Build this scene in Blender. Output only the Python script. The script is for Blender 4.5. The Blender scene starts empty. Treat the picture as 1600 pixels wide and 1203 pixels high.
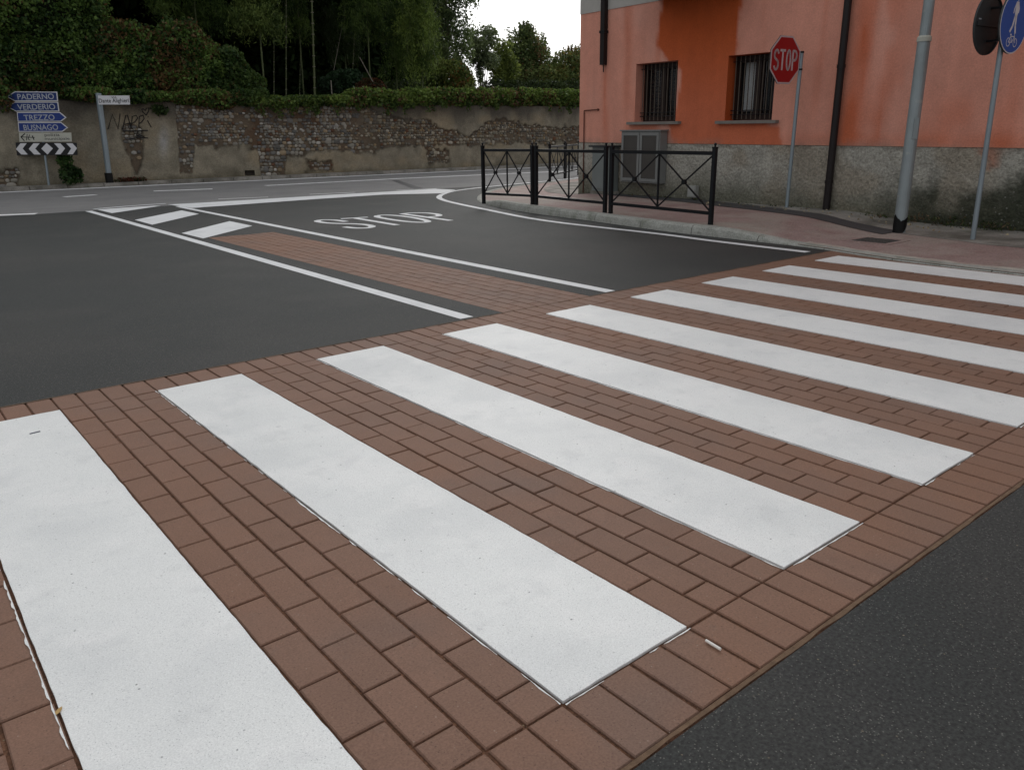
import bpy, math, random
import numpy as np
from mathutils import Vector, Matrix
from math import sin, cos, pi, radians
random.seed(7); rng = np.random.default_rng(7)
SC = bpy.context.scene
COL = SC.collection

# ------------------------------------------------------------------ camera
CAM = np.array([-0.147, -1.220, 1.385])
FOC, PIT, ROL, YAW = 1231.4, 0.30819, -0.01379, -0.68335
_f = np.array([-sin(YAW)*cos(PIT), cos(YAW)*cos(PIT), -sin(PIT)])
_r = np.array([cos(YAW), sin(YAW), 0.0]); _u = np.cross(_r, _f)
AX = cos(ROL)*_r + sin(ROL)*_u; AY = -sin(ROL)*_r + cos(ROL)*_u; AZ = _f
cd = bpy.data.cameras.new("camera"); cam = bpy.data.objects.new("camera", cd); COL.objects.link(cam)
cd.sensor_width = 36.0; cd.lens = FOC/1600*36.0; cd.clip_start = 0.05; cd.clip_end = 2000
M = Matrix.Identity(4)
for i in range(3):
    M[i][0] = AX[i]; M[i][1] = AY[i]; M[i][2] = -AZ[i]; M[i][3] = CAM[i]
cam.matrix_world = M; SC.camera = cam

# ------------------------------------------------------------------ light: overcast sky, weak soft sun
SUN_EL, SUN_AZ = 32.0, 48.0      # azimuth: compass angle from +Y, clockwise
w = bpy.data.worlds.new("World"); SC.world = w; w.use_nodes = True
nt = w.node_tree; nt.nodes.clear()
sky = nt.nodes.new("ShaderNodeTexSky"); sky.sky_type = 'NISHITA'; sky.sun_disc = False
sky.sun_elevation = radians(SUN_EL); sky.sun_rotation = radians(SUN_AZ)
sky.air_density = 1.0; sky.dust_density = 6.0; sky.ozone_density = 1.0
hs = nt.nodes.new("ShaderNodeHueSaturation"); hs.inputs['Saturation'].default_value = 0.12
mixc = nt.nodes.new("ShaderNodeMix"); mixc.data_type = 'RGBA'
mixc.inputs['Factor'].default_value = 0.5          # cloud cover evens the sky out
mixc.inputs[7].default_value = (10.2, 10.5, 10.9, 1)
bg = nt.nodes.new("ShaderNodeBackground"); bg.inputs['Strength'].default_value = 0.10
out = nt.nodes.new("ShaderNodeOutputWorld")
nt.links.new(sky.outputs[0], hs.inputs['Color']); nt.links.new(hs.outputs[0], mixc.inputs[6])
nt.links.new(mixc.outputs[2], bg.inputs['Color']); nt.links.new(bg.outputs[0], out.inputs[0])
sd = bpy.data.lights.new("sun", 'SUN'); sun = bpy.data.objects.new("sun", sd); COL.objects.link(sun)
sd.energy = 0.5; sd.angle = radians(30); sd.color = (1, .96, .9)
sv = Vector((sin(radians(SUN_AZ))*cos(radians(SUN_EL)), cos(radians(SUN_AZ))*cos(radians(SUN_EL)), sin(radians(SUN_EL))))
sun.rotation_euler = sv.to_track_quat('Z', 'Y').to_euler(); sun.location = (0, 0, 30)
vs = SC.view_settings; vs.view_transform = 'Standard'; vs.look = 'None'; vs.exposure = 0.0; vs.gamma = 1.0
vs.use_curve_mapping = False
SC.cycles.max_bounces = 5; SC.cycles.transparent_max_bounces = 4

# ------------------------------------------------------------------ measuring helpers (site plan <-> photo measurements)
def ray(u, v): return (u-800)/FOC*AX - (v-601.5)/FOC*AY + AZ
def ground_at(u, v, z=0.0):
    d = ray(u, v); return CAM + d*((z-CAM[2])/d[2])
def at_y(u, v, Y):
    d = ray(u, v); return CAM + d*((Y-CAM[1])/d[1])
def depth(p): return float((np.asarray(p)-CAM) @ AZ)
def project(p):
    d = np.asarray(p, float)-CAM; z = d @ AZ
    return 800+FOC*(d @ AX)/z, 601.5-FOC*(d @ AY)/z, z
def above(base, u, v):
    """height of an image point on the vertical through base"""
    n = np.array([AZ[0], AZ[1], 0]); d = ray(u, v)
    P = CAM + d*((n @ (np.array([base[0], base[1], 0])-CAM*[1, 1, 0]))/(n @ d)); return P

# ------------------------------------------------------------------ numpy noise
def _h(ix, iy, iz, s):
    n = (ix*374761393 + iy*668265263 + iz*2147483647 + s*974634721) & 0xffffffff
    n = ((n ^ (n >> 13))*1274126177) & 0xffffffff
    return ((n ^ (n >> 16)) & 0xffff)/65535.0
def vnoise(x, y, z=0.0, s=0):
    x, y, z = np.broadcast_arrays(np.asarray(x, float), np.asarray(y, float), np.asarray(z, float))
    ix, iy, iz = np.floor(x).astype(np.int64), np.floor(y).astype(np.int64), np.floor(z).astype(np.int64)
    fx, fy, fz = x-ix, y-iy, z-iz
    fx = fx*fx*(3-2*fx); fy = fy*fy*(3-2*fy); fz = fz*fz*(3-2*fz); o = 0
    for a in (0, 1):
        for b in (0, 1):
            for c in (0, 1):
                o = o + _h(ix+a, iy+b, iz+c, s)*(fx if a else 1-fx)*(fy if b else 1-fy)*(fz if c else 1-fz)
    return o
def fbm(x, y, z=0.0, s=0, o=4):
    t = 0; a = .5; n = 0
    for i in range(o):
        t = t + a*vnoise(np.asarray(x)*2**i, np.asarray(y)*2**i, np.asarray(z)*2**i, s+i); n += a; a *= .5
    return t/n
def sstep(a, b, x): 
    t = np.clip((np.asarray(x, float)-a)/(b-a), 0, 1); return t*t*(3-2*t)

# ------------------------------------------------------------------ materials
MATS = {}
def mat(name, col, rough=.8, var=.0, vscale=5.0, bump=.0, bscale=60.0, metal=0.0, spec=.3, attr=False, isl=0.0,
        col2=None, speck=None, stretch=None, blotch=None, trans=0.0, fine=None):
    m = bpy.data.materials.new(name); m.use_nodes = True; nt = m.node_tree; N = nt.nodes; L = nt.links
    b = N['Principled BSDF']; b.inputs['Roughness'].default_value = rough; b.inputs['Metallic'].default_value = metal
    b.inputs['Specular IOR Level'].default_value = spec
    tc = N.new('ShaderNodeNewGeometry'); vec = tc.outputs['Position']
    if stretch:
        mp = N.new('ShaderNodeMapping'); mp.inputs['Scale'].default_value = stretch; L.new(vec, mp.inputs[0]); vec_s = mp.outputs[0]
    else: vec_s = vec
    def noise(sc, det=4, v=None, ro=.6):
        n = N.new('ShaderNodeTexNoise'); n.inputs['Scale'].default_value = sc; n.inputs['Detail'].default_value = det
        n.inputs['Roughness'].default_value = ro
        L.new(v or vec, n.inputs['Vector']); return n.outputs[0]
    def ramp(src, a, b_, lo=0., hi=1.):
        r = N.new('ShaderNodeMapRange'); r.inputs[1].default_value = a; r.inputs[2].default_value = b_
        r.inputs[3].default_value = lo; r.inputs[4].default_value = hi; L.new(src, r.inputs[0]); return r.outputs[0]
    def mix(fac, A, B, mode='MIX'):
        x = N.new('ShaderNodeMix'); x.data_type = 'RGBA'; x.blend_type = mode
        if isinstance(fac, float): x.inputs[0].default_value = fac
        else: L.new(fac, x.inputs[0])
        for k, s in ((6, A), (7, B)):
            if isinstance(s, tuple): x.inputs[k].default_value = (*s[:3], 1)
            else: L.new(s, x.inputs[k])
        return x.outputs[2]
    if attr:
        a = N.new('ShaderNodeVertexColor'); a.layer_name = 'Col'; c = a.outputs[0]
    else:
        rgb = N.new('ShaderNodeRGB'); rgb.outputs[0].default_value = (*col, 1); c = rgb.outputs[0]
    if isl:
        oi = N.new('ShaderNodeObjectInfo'); ad = N.new('ShaderNodeMath'); ad.operation = 'ADD'
        L.new(oi.outputs['Random'], ad.inputs[0]); L.new(tc.outputs['Random Per Island'], ad.inputs[1])
        fr = N.new('ShaderNodeMath'); fr.operation = 'FRACT'; L.new(ad.outputs[0], fr.inputs[0])
        v = N.new('ShaderNodeCombineColor')
        for k in range(3): L.new(ramp(fr.outputs[0], 0, 1, 1-isl, 1+isl*(1, .8, .7)[k]), v.inputs[k])
        c = mix(1.0, c, v.outputs[0], 'MULTIPLY')
    if var:
        n = noise(vscale, 5, vec_s); v = N.new('ShaderNodeCombineColor')
        r_ = ramp(n, .25, .75, 1-var, 1+var)
        for k in range(3): L.new(r_, v.inputs[k])
        c = mix(1.0, c, v.outputs[0], 'MULTIPLY')
    if col2: c = mix(ramp(noise(col2[1], 5, vec_s), col2[2], col2[3]), c, col2[0])
    if blotch:
        for (bc, bs, lo, hi, am) in blotch: c = mix(ramp(noise(bs, 3), lo, hi, 0, am), c, bc)
    if fine:
        n = noise(fine[0], 2); v = N.new('ShaderNodeCombineColor')
        r_ = ramp(n, .3, .7, 1-fine[1], 1+fine[1])
        for k in range(3): L.new(r_, v.inputs[k])
        c = mix(1.0, c, v.outputs[0], 'MULTIPLY')
    if speck:
        for (scol, ss, thr, am) in speck:
            vo = N.new('ShaderNodeTexVoronoi'); vo.inputs['Scale'].default_value = ss; L.new(vec, vo.inputs['Vector'])
            sep = N.new('ShaderNodeSeparateColor'); L.new(vo.outputs['Color'], sep.inputs[0])
            big = ramp(sep.outputs[0], thr, thr+.005, 0, 1)
            core = ramp(vo.outputs['Distance'], .25, .5, 1, 0)
            mm = N.new('ShaderNodeMath'); mm.operation = 'MULTIPLY'; L.new(big, mm.inputs[0]); L.new(core, mm.inputs[1])
            m2 = N.new('ShaderNodeMath'); m2.operation = 'MULTIPLY'; m2.inputs[1].default_value = am; L.new(mm.outputs[0], m2.inputs[0])
            c = mix(m2.outputs[0], c, scol)
    L.new(c, b.inputs['Base Color'])
    if bump:
        bn = N.new('ShaderNodeBump'); bn.inputs['Strength'].default_value = 1.0; bn.inputs['Distance'].default_value = bump
        L.new(noise(bscale, 4), bn.inputs['Height']); L.new(bn.outputs[0], b.inputs['Normal'])
    if trans:
        t = N.new('ShaderNodeBsdfTranslucent'); L.new(c, t.inputs[0]); ms = N.new('ShaderNodeMixShader')
        ms.inputs[0].default_value = trans; L.new(b.outputs[0], ms.inputs[1]); L.new(t.outputs[0], ms.inputs[2])
        L.new(ms.outputs[0], N['Material Output'].inputs[0])
    MATS[name] = m; return m
mat('new_asphalt', (.0245, .0275, .0270), .74, .10, .8, .0030, 170, fine=(90, .55), spec=.32,
    speck=[((.17, .165, .15), 190, .90, .8), ((.012, .012, .013), 150, .82, .6), ((.30, .24, .16), 130, .994, .7)],
    blotch=[((.045, .043, .040), .28, .45, .65, .6), ((.040, .040, .038), .9, .5, .7, .7), ((.022, .023, .024), 1.7, .55, .75, .5)])
mat('old_asphalt', (.185, .182, .180), .85, .10, 1.2, .002, 130, fine=(60, .2), spec=.25,
    blotch=[((.135, .135, .137), .5, .5, .7, .6), ((.19, .19, .19), 2.5, .55, .8, .4)])
mat('tar_seam', (.055, .055, .058), .6, .15, 3, .001, 120)
mat('paint', (.755, .765, .755), .5, .03, 3, .0015, 140, fine=(230, .12), spec=.35,
    speck=[((.22, .23, .25), 260, .94, .55), ((.10, .10, .11), 110, .994, .8)],
    blotch=[((.58, .595, .60), 1.5, .46, .62, .45), ((.80, .80, .79), 2.6, .52, .62, .5), ((.46, .47, .48), 5.5, .56, .70, .20), ((.30, .31, .32), 16, .68, .78, .35)])
mat('road_paint', (.70, .71, .72), .6, .05, 3, .001, 120, blotch=[((.45, .46, .47), 2.2, .5, .75, .5)],
    speck=[((.15, .15, .16), 70, .96, .5)])
mat('old_paint', (.72, .72, .72), .7, .1, 3, .001, 120, blotch=[((.40, .40, .40), 4, .5, .7, .6)])
mat('brick', (.198, .112, .078), .70, .07, 9, .0012, 220, isl=.055, fine=(160, .18), spec=.28,
    speck=[((.06, .035, .026), 190, .96, .6), ((.36, .30, .24), 170, .992, .5)],
    blotch=[((.215, .108, .066), .55, .42, .62, .6), ((.155, .105, .085), 1.3, .5, .72, .5), ((.17, .125, .10), 14, .6, .8, .25)])
mat('joint_sand', (.125, .060, .034), .95, .3, 30, .003, 160, fine=(90, .4),
    speck=[((.30, .22, .14), 130, .975, .7), ((.02, .012, .009), 90, .85, .7)])
mat('dust_sand', (.15, .095, .06), .95, .3, 30, .003, 160)
mat('red_paving', (.285, .200, .183), .8, .12, 2.5, .002, 90, fine=(40, .2),
    blotch=[((.33, .275, .24), 1.1, .46, .62, .8), ((.21, .125, .11), 3.5, .52, .7, .5), ((.27,.25,.21), .5, .5, .65, .5)],
    speck=[((.45, .4, .36), 40, .97, .5)])
mat('concrete_strip', (.26, .245, .22), .9, .15, 2, .003, 60, fine=(40, .2),
    blotch=[((.09, .085, .07), 1.4, .45, .65, .8), ((.055, .07, .035), 2.6, .55, .75, .6)])
mat('kerb_stone', (.33, .33, .30), .85, .14, 6, .006, 35, fine=(70, .25), blotch=[((.16, .17, .13), 3.5, .5, .7, .7)],
    speck=[((.06, .06, .06), 60, .93, .6)])
mat('dusty_edge', (.42, .39, .34), .9, .15, 5, .003, 60, blotch=[((.30, .2, .17), 3, .45, .65, .8)])
mat('earth', (.07, .055, .04), .95, .2, 3)
mat('facade', None, .9, .06, 6, .006, 30, attr=True, fine=(45, .09))
mat('plinth', None, .95, .12, 9, .05, 13, attr=True, fine=(28, .25), speck=[((.13, .13, .12), 40, .93, .4), ((.44, .43, .40), 34, .95, .3)])
mat('wall_plaster', None, .95, .10, 5, .02, 14, attr=True, fine=(25, .18))
mat('river_stone', None, .85, .12, 9, .01, 12, attr=True)
mat('leaf', None, .55, .0, attr=True, trans=.40, spec=.25)
mat('leaf_dull', None, .8, .0, attr=True, trans=.12, spec=.1)
mat('bark', (.10, .085, .065), .9, .25, 12, .01, 20)
mat('culm', (.085, .105, .040), .5, .25, 6)
mat('dead_wood', (.24, .22, .18), .9, .2, 8)
mat('galvanised', (.27, .32, .35), .50, .10, 5, metal=.55, blotch=[((.25, .28, .30), 3, .5, .7, .5)], stretch=(1, 1, .3))
mat('lamp_steel', (.29, .33, .34), .5, .10, 4, metal=.4, blotch=[((.20, .23, .235), 2, .5, .7, .6), ((.50, .50, .47), 9, .62, .75, .4)])
mat('bitumen', (.006, .006, .006), .5, .1, spec=.2)
mat('black_iron', (.006, .007, .009), .42, .2, 10, spec=.25)
mat('bar_paint', (.11, .09, .07), .6, .2, 10)
mat('dark_pipe', (.013, .009, .009), .5, .2, 4)
mat('rust_pipe', (.10, .035, .022), .8, .2, 10)
mat('sign_dull', (.52, .43, .44), .5, .05, 5)
mat('sign_red', (.33, .009, .011), .4, .04, 4)
mat('sign_white', (.62, .62, .64), .45, .05, 4)
mat('sign_blue', (.008, .085, .36), .45, .06, 4)
mat('sign_blue_dull', (.012, .030, .13), .55, .10, 3)
mat('board_blue', (.012, .036, .19), .5, .08, 4)
mat('sign_cream', (.44, .44, .38), .6, .08, 5)
mat('sign_text', (.36, .38, .42), .5, .05, 5)
mat('sign_back', (.035, .040, .042), .6, .15, 5)
mat('black_paint', (.012, .012, .014), .5, .1)
mat('dark_grey_print', (.08, .08, .08), .7)
mat('window_wood', (.022, .012, .009), .55, .25, 10)
mat('shutter_dark', (.035, .022, .018), .6, .2, 10)
mat('interior', (.012, .012, .013), .9)
mat('curtain', (.85, .88, .88), .9, .1, 8)
mat('sill_stone', (.20, .185, .165), .85, .15, 8, .002, 60)
mat('cabinet_grey', (.19, .195, .19), .6, .08, 4)
mat('cabinet_panel', (.055, .05, .045), .35, .15, 3, spec=.5)
mat('box_green_grey', (.17, .19, .185), .65, .08, 4)
mat('grey_band', (.42, .40, .37), .9, .08, 4)
mat('balcony', (.21, .19, .165), .9, .2, 4)
mat('manhole_iron', (.06, .058, .055), .6, .25, 20, .003, 60)
mat('white_plastic', (.30, .30, .28), .6, .1)
mat('chalk', (.78, .75, .70), .8)
mat('tape', (.02, .025, .06), .4)
mat('dry_leaf', (.45, .30, .12), .8, .2, 60)
mat('graffiti', (.022, .020, .020), .8)
mat('roof', (.28, .12, .08), .9, .2, 6)
g = bpy.data.materials.new('window_glass'); g.use_nodes = True
gb = g.node_tree.nodes['Principled BSDF']; gb.inputs['Base Color'].default_value = (.02, .022, .025, 1)
gb.inputs['Roughness'].default_value = .08; gb.inputs['Alpha'].default_value = .22; gb.inputs['Specular IOR Level'].default_value = .35; MATS['window_glass'] = g

# ------------------------------------------------------------------ object helpers
ROOT = {}
def root_loc(o):
    while o.parent: o = o.parent
    return np.array(ROOT.get(o.name, (0, 0, 0)), float)
def props(o, label=None, cat=None, group=None, kind=None):
    if label: o['label'] = label
    if cat: o['category'] = cat
    if group: o['group'] = group
    if kind: o['kind'] = kind
    return o
def thing(name, label, cat, loc=(0, 0, 0), group=None):
    o = bpy.data.objects.new(name, None); COL.objects.link(o); o.location = loc; o.empty_display_size = .2
    ROOT[o.name] = tuple(loc); return props(o, label, cat, group)
def mesh_obj(name, V, F, m, parent=None, kind=None, smooth=False, cols=None, origin=None, label=None, cat=None, group=None):
    V = np.asarray(V, float)
    base = root_loc(parent) if parent else np.zeros(3)
    off = np.array(origin, float) if origin is not None else base
    me = bpy.data.meshes.new(name)
    F = F if isinstance(F, np.ndarray) else [tuple(int(i) for i in f) for f in F]
    if isinstance(F, np.ndarray):
        k = F.shape[1]; me.vertices.add(len(V)); me.vertices.foreach_set('co', (V-off).ravel())
        me.loops.add(F.size); me.loops.foreach_set('vertex_index', F.ravel().astype(np.int32))
        me.polygons.add(len(F)); me.polygons.foreach_set('loop_start', np.arange(0, F.size, k, dtype=np.int32))
        me.polygons.foreach_set('loop_total', np.full(len(F), k, dtype=np.int32)); me.update(calc_edges=True)
    else:
        me.from_pydata((V-off).tolist(), [], F)
    if cols is not None:
        ca = me.color_attributes.new('Col', 'FLOAT_COLOR', 'POINT')
        c4 = np.ones((len(V), 4)); c4[:, :3] = np.clip(cols, 0, 1); ca.data.foreach_set('color', c4.ravel())
    if smooth: me.polygons.foreach_set('use_smooth', np.ones(len(me.polygons), bool))
    me.materials.append(MATS[m]); me.update()
    o = bpy.data.objects.new(name, me); COL.objects.link(o)
    if parent:
        o.parent = parent; o.location = off-base
    else: o.location = off; ROOT[o.name] = tuple(off)
    return props(o, label, cat, group, kind)

class MB:
    def __init__(s): s.V = []; s.F = []
    def add(s, V, F):
        n = len(s.V); s.V += [tuple(map(float, v)) for v in V]; s.F += [tuple(i+n for i in f) for f in F]; return s
    def hexa(s, c):   # 8 corners: bottom 4 ccw, top 4 ccw
        return s.add(c, [(3, 2, 1, 0), (4, 5, 6, 7), (0, 1, 5, 4), (1, 2, 6, 5), (2, 3, 7, 6), (3, 0, 4, 7)])
    def box(s, x0, x1, y0, y1, z0, z1):
        return s.hexa([(x0, y0, z0), (x1, y0, z0), (x1, y1, z0), (x0, y1, z0), (x0, y0, z1), (x1, y0, z1), (x1, y1, z1), (x0, y1, z1)])
    def prism(s, poly, z0, z1):
        n = len(poly); V = [(p[0], p[1], z0) for p in poly]+[(p[0], p[1], z1) for p in poly]
        return s.add(V, [tuple(range(n))[::-1], tuple(range(n, 2*n))]+[(i, (i+1) % n, n+(i+1) % n, n+i) for i in range(n)])
    def tube(s, pts, r, n=8, cap=True, phase=0):
        pts = [np.array(p, float) for p in pts]; rs = r if hasattr(r, '__len__') else [r]*len(pts); V = []; F = []
        for i, p in enumerate(pts):
            d = pts[min(i+1, len(pts)-1)]-pts[max(i-1, 0)]; d = d/(np.linalg.norm(d)+1e-9)
            a = np.cross(d, [0, 0, 1.]) if abs(d[2]) < .9 else np.cross(d, [0, 1., 0]); a /= np.linalg.norm(a); b = np.cross(d, a)
            for k in range(n):
                t = 2*pi*(k+phase)/n; V.append(p+rs[i]*(cos(t)*a+sin(t)*b))
        for i in range(len(pts)-1):
            for k in range(n): F.append((i*n+k, i*n+(k+1) % n, (i+1)*n+(k+1) % n, (i+1)*n+k))
        if cap: F.append(tuple(range(n))[::-1]); F.append(tuple((len(pts)-1)*n+k for k in range(n)))
        return s.add(V, F)
    def ball(s, c, r, nu=10, nv=6):
        V = []; F = []
        for j in range(nv+1):
            for i in range(nu):
                t = pi*j/nv; p = 2*pi*i/nu; V.append((c[0]+r*sin(t)*cos(p), c[1]+r*sin(t)*sin(p), c[2]+r*cos(t)))
        for j in range(nv):
            for i in range(nu): F.append((j*nu+i, (j+1)*nu+i, (j+1)*nu+(i+1) % nu, j*nu+(i+1) % nu))
        return s.add(V, F)
    def build(s, name, m, parent=None, **k):
        return mesh_obj(name, s.V, s.F, m, parent, **k)

class Frame:      # a local plane in space: R right, U up, N out of the face
    def __init__(s, o, R, U):
        s.o = np.array(o, float); s.R = np.array(R, float)/np.linalg.norm(R); s.U = np.array(U, float)
        s.U -= s.R*(s.U @ s.R); s.U /= np.linalg.norm(s.U); s.N = np.cross(s.R, s.U)
    def p(s, x, y, n=0): return s.o+s.R*x+s.U*y+s.N*n
    def poly(s, mb, pts, n0, n1):
        k = len(pts); V = [s.p(x, y, n0) for x, y in pts]+[s.p(x, y, n1) for x, y in pts]
        return mb.add(V, [tuple(range(k))[::-1], tuple(range(k, 2*k))]+[(i, (i+1) % k, k+(i+1) % k, k+i) for i in range(k)])
    def stroke(s, mb, pts, w, n0, n1):
        for (x0, y0), (x1, y1) in zip(pts[:-1], pts[1:]):
            d = np.array([x1-x0, y1-y0]); L = np.linalg.norm(d)+1e-9; d /= L; q = np.array([-d[1], d[0]])*w/2; e = d*w*.25
            a = np.array([x0, y0])-e; b = np.array([x1, y1])+e
            s.poly(mb, [a-q, b-q, b+q, a+q], n0, n1)
        return mb
def disc2(cx, cy, rx, ry=None, n=24, a0=0): return [(cx+rx*cos(a0+2*pi*i/n), cy+(ry or rx)*sin(a0+2*pi*i/n)) for i in range(n)]
def text_part(body, F, cx, cy, height, m, parent, name='lettering', width=None, n=.003, bold=.0, spacing=1.0):
    cu = bpy.data.curves.new(name, 'FONT'); cu.body = body; cu.size = 1; cu.extrude = .0; cu.offset = bold; cu.space_character = spacing
    cu.resolution_u = 4
    o = bpy.data.objects.new(name, cu); COL.objects.link(o)
    dg = bpy.context.evaluated_depsgraph_get(); me = bpy.data.meshes.new_from_object(o.evaluated_get(dg))
    V = np.array([v.co[:] for v in me.vertices]); Fc = [tuple(p.vertices) for p in me.polygons]
    bpy.data.objects.remove(o); bpy.data.curves.remove(cu); bpy.data.meshes.remove(me)
    lo, hi = V.min(0), V.max(0); sy = height/(hi[1]-lo[1]); sx = sy if width is None else width/(hi[0]-lo[0])
    P = [F.p(cx+(v[0]-(lo[0]+hi[0])/2)*sx, cy+(v[1]-(lo[1]+hi[1])/2)*sy, n) for v in V]
    return mesh_obj(name, P, Fc, m, parent)

# ------------------------------------------------------------------ ground, roads
def sheet(name, polys, z, m, parent=None, **k):
    mb = MB()
    for p in polys: mb.add([(q[0], q[1], z) for q in p], [tuple(range(len(p)))])
    return mb.build(name, m, parent, **k)
def rect(x0, x1, y0, y1): return [(x0, y0), (x1, y0), (x1, y1), (x0, y1)]
sheet('ground', [rect(-400, 400, -400, 400)], -.05, 'earth', kind='structure')
XW = 8.9       # right end of the paved crossing
MX0, MX1, MY1 = 3.775, 4.775, 10.55      # paved median strip
side_road = sheet('side_road', [rect(-40, MX0, 3.695, 17.0), rect(MX1, 20, 3.695, 17.0), rect(MX0, MX1, MY1, 17.0), rect(XW, 20, -.265, 3.695)],
                  0, 'new_asphalt', kind='structure')
near_road = sheet('near_road', [rect(-60, 60, -60, -.265)], 0, 'new_asphalt', kind='structure')
main_road = sheet('main_road', [rect(-120, 160, 17.0, 27.2), rect(20, 160, 8, 17)], -.001, 'old_asphalt', kind='structure')

# paved crossing ------------------------------------------------------------
crosswalk = sheet('crosswalk', [rect(-6, XW, -.265, 3.695)], -.0075, 'joint_sand', kind='structure')
median = sheet('median_strip', [rect(MX0, MX1, 3.695, MY1)], -.0075, 'joint_sand', kind='structure')
BL, BW, JO, JOY = .245, .125, .0092, .0062
def brick_geo(lx, ly, ch=.0035):
    a, b = lx/2, ly/2
    V = [(-a, -b, -.03), (a, -b, -.03), (a, b, -.03), (-a, b, -.03), (-a, -b, -ch), (a, -b, -ch), (a, b, -ch), (-a, b, -ch),
         (-a+ch, -b+ch, 0), (a-ch, -b+ch, 0), (a-ch, b-ch, 0), (-a+ch, b-ch, 0)]
    F = [(8, 9, 10, 11)]+[(i, (i+1) % 4, 4+(i+1) % 4, 4+i) for i in range(4)]+[(4+i, 4+(i+1) % 4, 8+(i+1) % 4, 8+i) for i in range(4)]
    return V, F
BG = {}
def lay_bricks(parent, slots, limit=300):
    """slots: (cx, cy, lx, ly) ; the ones that show largest become parts of their own, the rest one joined part"""
    sc = []
    for (cx, cy, lx, ly) in slots:
        u, v, z = project((cx, cy, 0)); vis = z > .2 and -60 < u < 1660 and -40 < v < 1240
        area = 0
        if z > .2:
            q = [project((cx+a*lx/2, cy+b*ly/2, 0)) for a, b in ((-1, -1), (1, -1), (1, 1), (-1, 1))]
            area = abs(sum(q[i][0]*q[(i+1) % 4][1]-q[(i+1) % 4][0]*q[i][1] for i in range(4)))/2
        sc.append((area if vis else 0, (cx, cy, lx, ly)))
    sc.sort(key=lambda t: -t[0]); rest = MB()
    for k, (a, (cx, cy, lx, ly)) in enumerate(sc):
        key = (round(lx, 3), round(ly, 3)); dz = random.uniform(-.0015, .0012); rz = random.uniform(-.009, .009)
        jx, jy = random.uniform(-.0012, .0012), random.uniform(-.0012, .0012)
        if k < limit and a > 0:
            if key not in BG:
                V, F = brick_geo(lx-JO, ly-JOY); me = bpy.data.meshes.new('brick'); me.from_pydata(V, [], F); me.materials.append(MATS['brick']); BG[key] = me
            o = bpy.data.objects.new('brick', BG[key]); COL.objects.link(o); o.parent = parent
            o.location = (cx+jx, cy+jy, dz); o.rotation_euler = (random.uniform(-.006, .006), random.uniform(-.006, .006), rz)
        else:
            V, F = brick_geo(lx-JO, ly-JOY)
            rest.add([(cx+jx+x*cos(rz)-y*sin(rz), cy+jy+x*sin(rz)+y*cos(rz), z+dz) for x, y, z in V], F)
    if rest.V: rest.build('brick_field', 'brick', parent, kind='stuff')
slots = []
for i in range(-48, 71): slots.append((i*BW+BW/2, -.1225, BW, BL))
for i in range(-48, 71): slots.append((i*BW+BW/2, 3.43+.1325, BW, BL+.018))
for i in range(-5, 9):
    for c in range(4):
        x = i+.5+c*BW+BW/2
        if x > XW: continue
        if c % 2 == 0:
            for k in range(14): slots.append((x, k*BL+BL/2, BW, BL))
        else:
            slots.append((x, BL/4, BW, BL/2)); slots.append((x, 14*BL-BL/4, BW, BL/2))
            for k in range(13): slots.append((x, k*BL+BL, BW, BL))
lay_bricks(crosswalk, slots, 300)
slots = []
for c in range(8):
    x = MX0+c*BW+BW/2; y = 3.70+(BL/2 if c % 2 else 0)
    if c % 2: slots.append((x, 3.70+BL/4, BW, BL/2))
    while y+BL < MY1+.02: slots.append((x, y+BL/2, BW, BL)); y += BL
    if y+BL/2 < MY1+.03: slots.append((x, y+BL/4, BW, BL/2))
lay_bricks(median, slots, 300)
# thick white bars on the crossing
def jitter_outline(x0, x1, y0, y1, step, amp, seed):
    pts = []
    def seg(ax, ay, bx, by):
        n = max(2, int(math.hypot(bx-ax, by-ay)/step))
        nx, ny = -(by-ay), (bx-ax); L = math.hypot(nx, ny); nx /= L; ny /= L
        for i in range(n):
            t = i/n; o = amp*(float(fbm(t*n*.35+seed*7.1, seed*3.3+ax+ay, 0, seed, 3))-.5)*2
            if i == 0: o = 0
            pts.append((ax+(bx-ax)*t+nx*o, ay+(by-ay)*t+ny*o))
    seg(x0, y0, x1, y0); seg(x1, y0, x1, y1); seg(x1, y1, x0, y1); seg(x0, y1, x0, y0)
    return pts
SN = ['first', 'second', 'third', 'fourth', 'fifth', 'sixth', 'seventh', 'eighth', 'ninth']
for i in range(-5, 9):
    mb = MB(); mb.prism(jitter_outline(i+.003, i+.496, .003, 3.428, .03, .0035, i+10), -.006, .0035)
    o = mb.build('stripe', 'paint', crosswalk)
    fr = MB()                                    # paint that ran over onto the neighbouring course
    for (ax, ay, bx, by, nx, ny) in ((i-.0075, 0, i-.0075, 3.43, -1, 0), (i, -.0075, i+.5, -.0075, 0, -1)):
        L = math.hypot(bx-ax, by-ay); n = int(L/.02); s_ = i*3.7+nx
        for k in range(n):
            w0, w1 = [max(.0, .011*(float(fbm((k+e)*.11, s_, 0, 3, 3))-.28)+.010*(float(fbm((k+e)*.7, s_, 0, 5, 2))-.5)) for e in (0, 1)]
            if w0+w1 < .003: continue
            p0 = (ax+(bx-ax)*k/n, ay+(by-ay)*k/n); p1 = (ax+(bx-ax)*(k+1)/n, ay+(by-ay)*(k+1)/n)
            fr.add([(*p0, .0022), (*p1, .0022), (p1[0]+nx*w1, p1[1]+ny*w1, .0022), (p0[0]+nx*w0, p0[1]+ny*w0, .0022)], [(0, 1, 2, 3)] if nx == 0 or True else [])
    fr.build('paint_fringe', 'paint', o)
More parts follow.
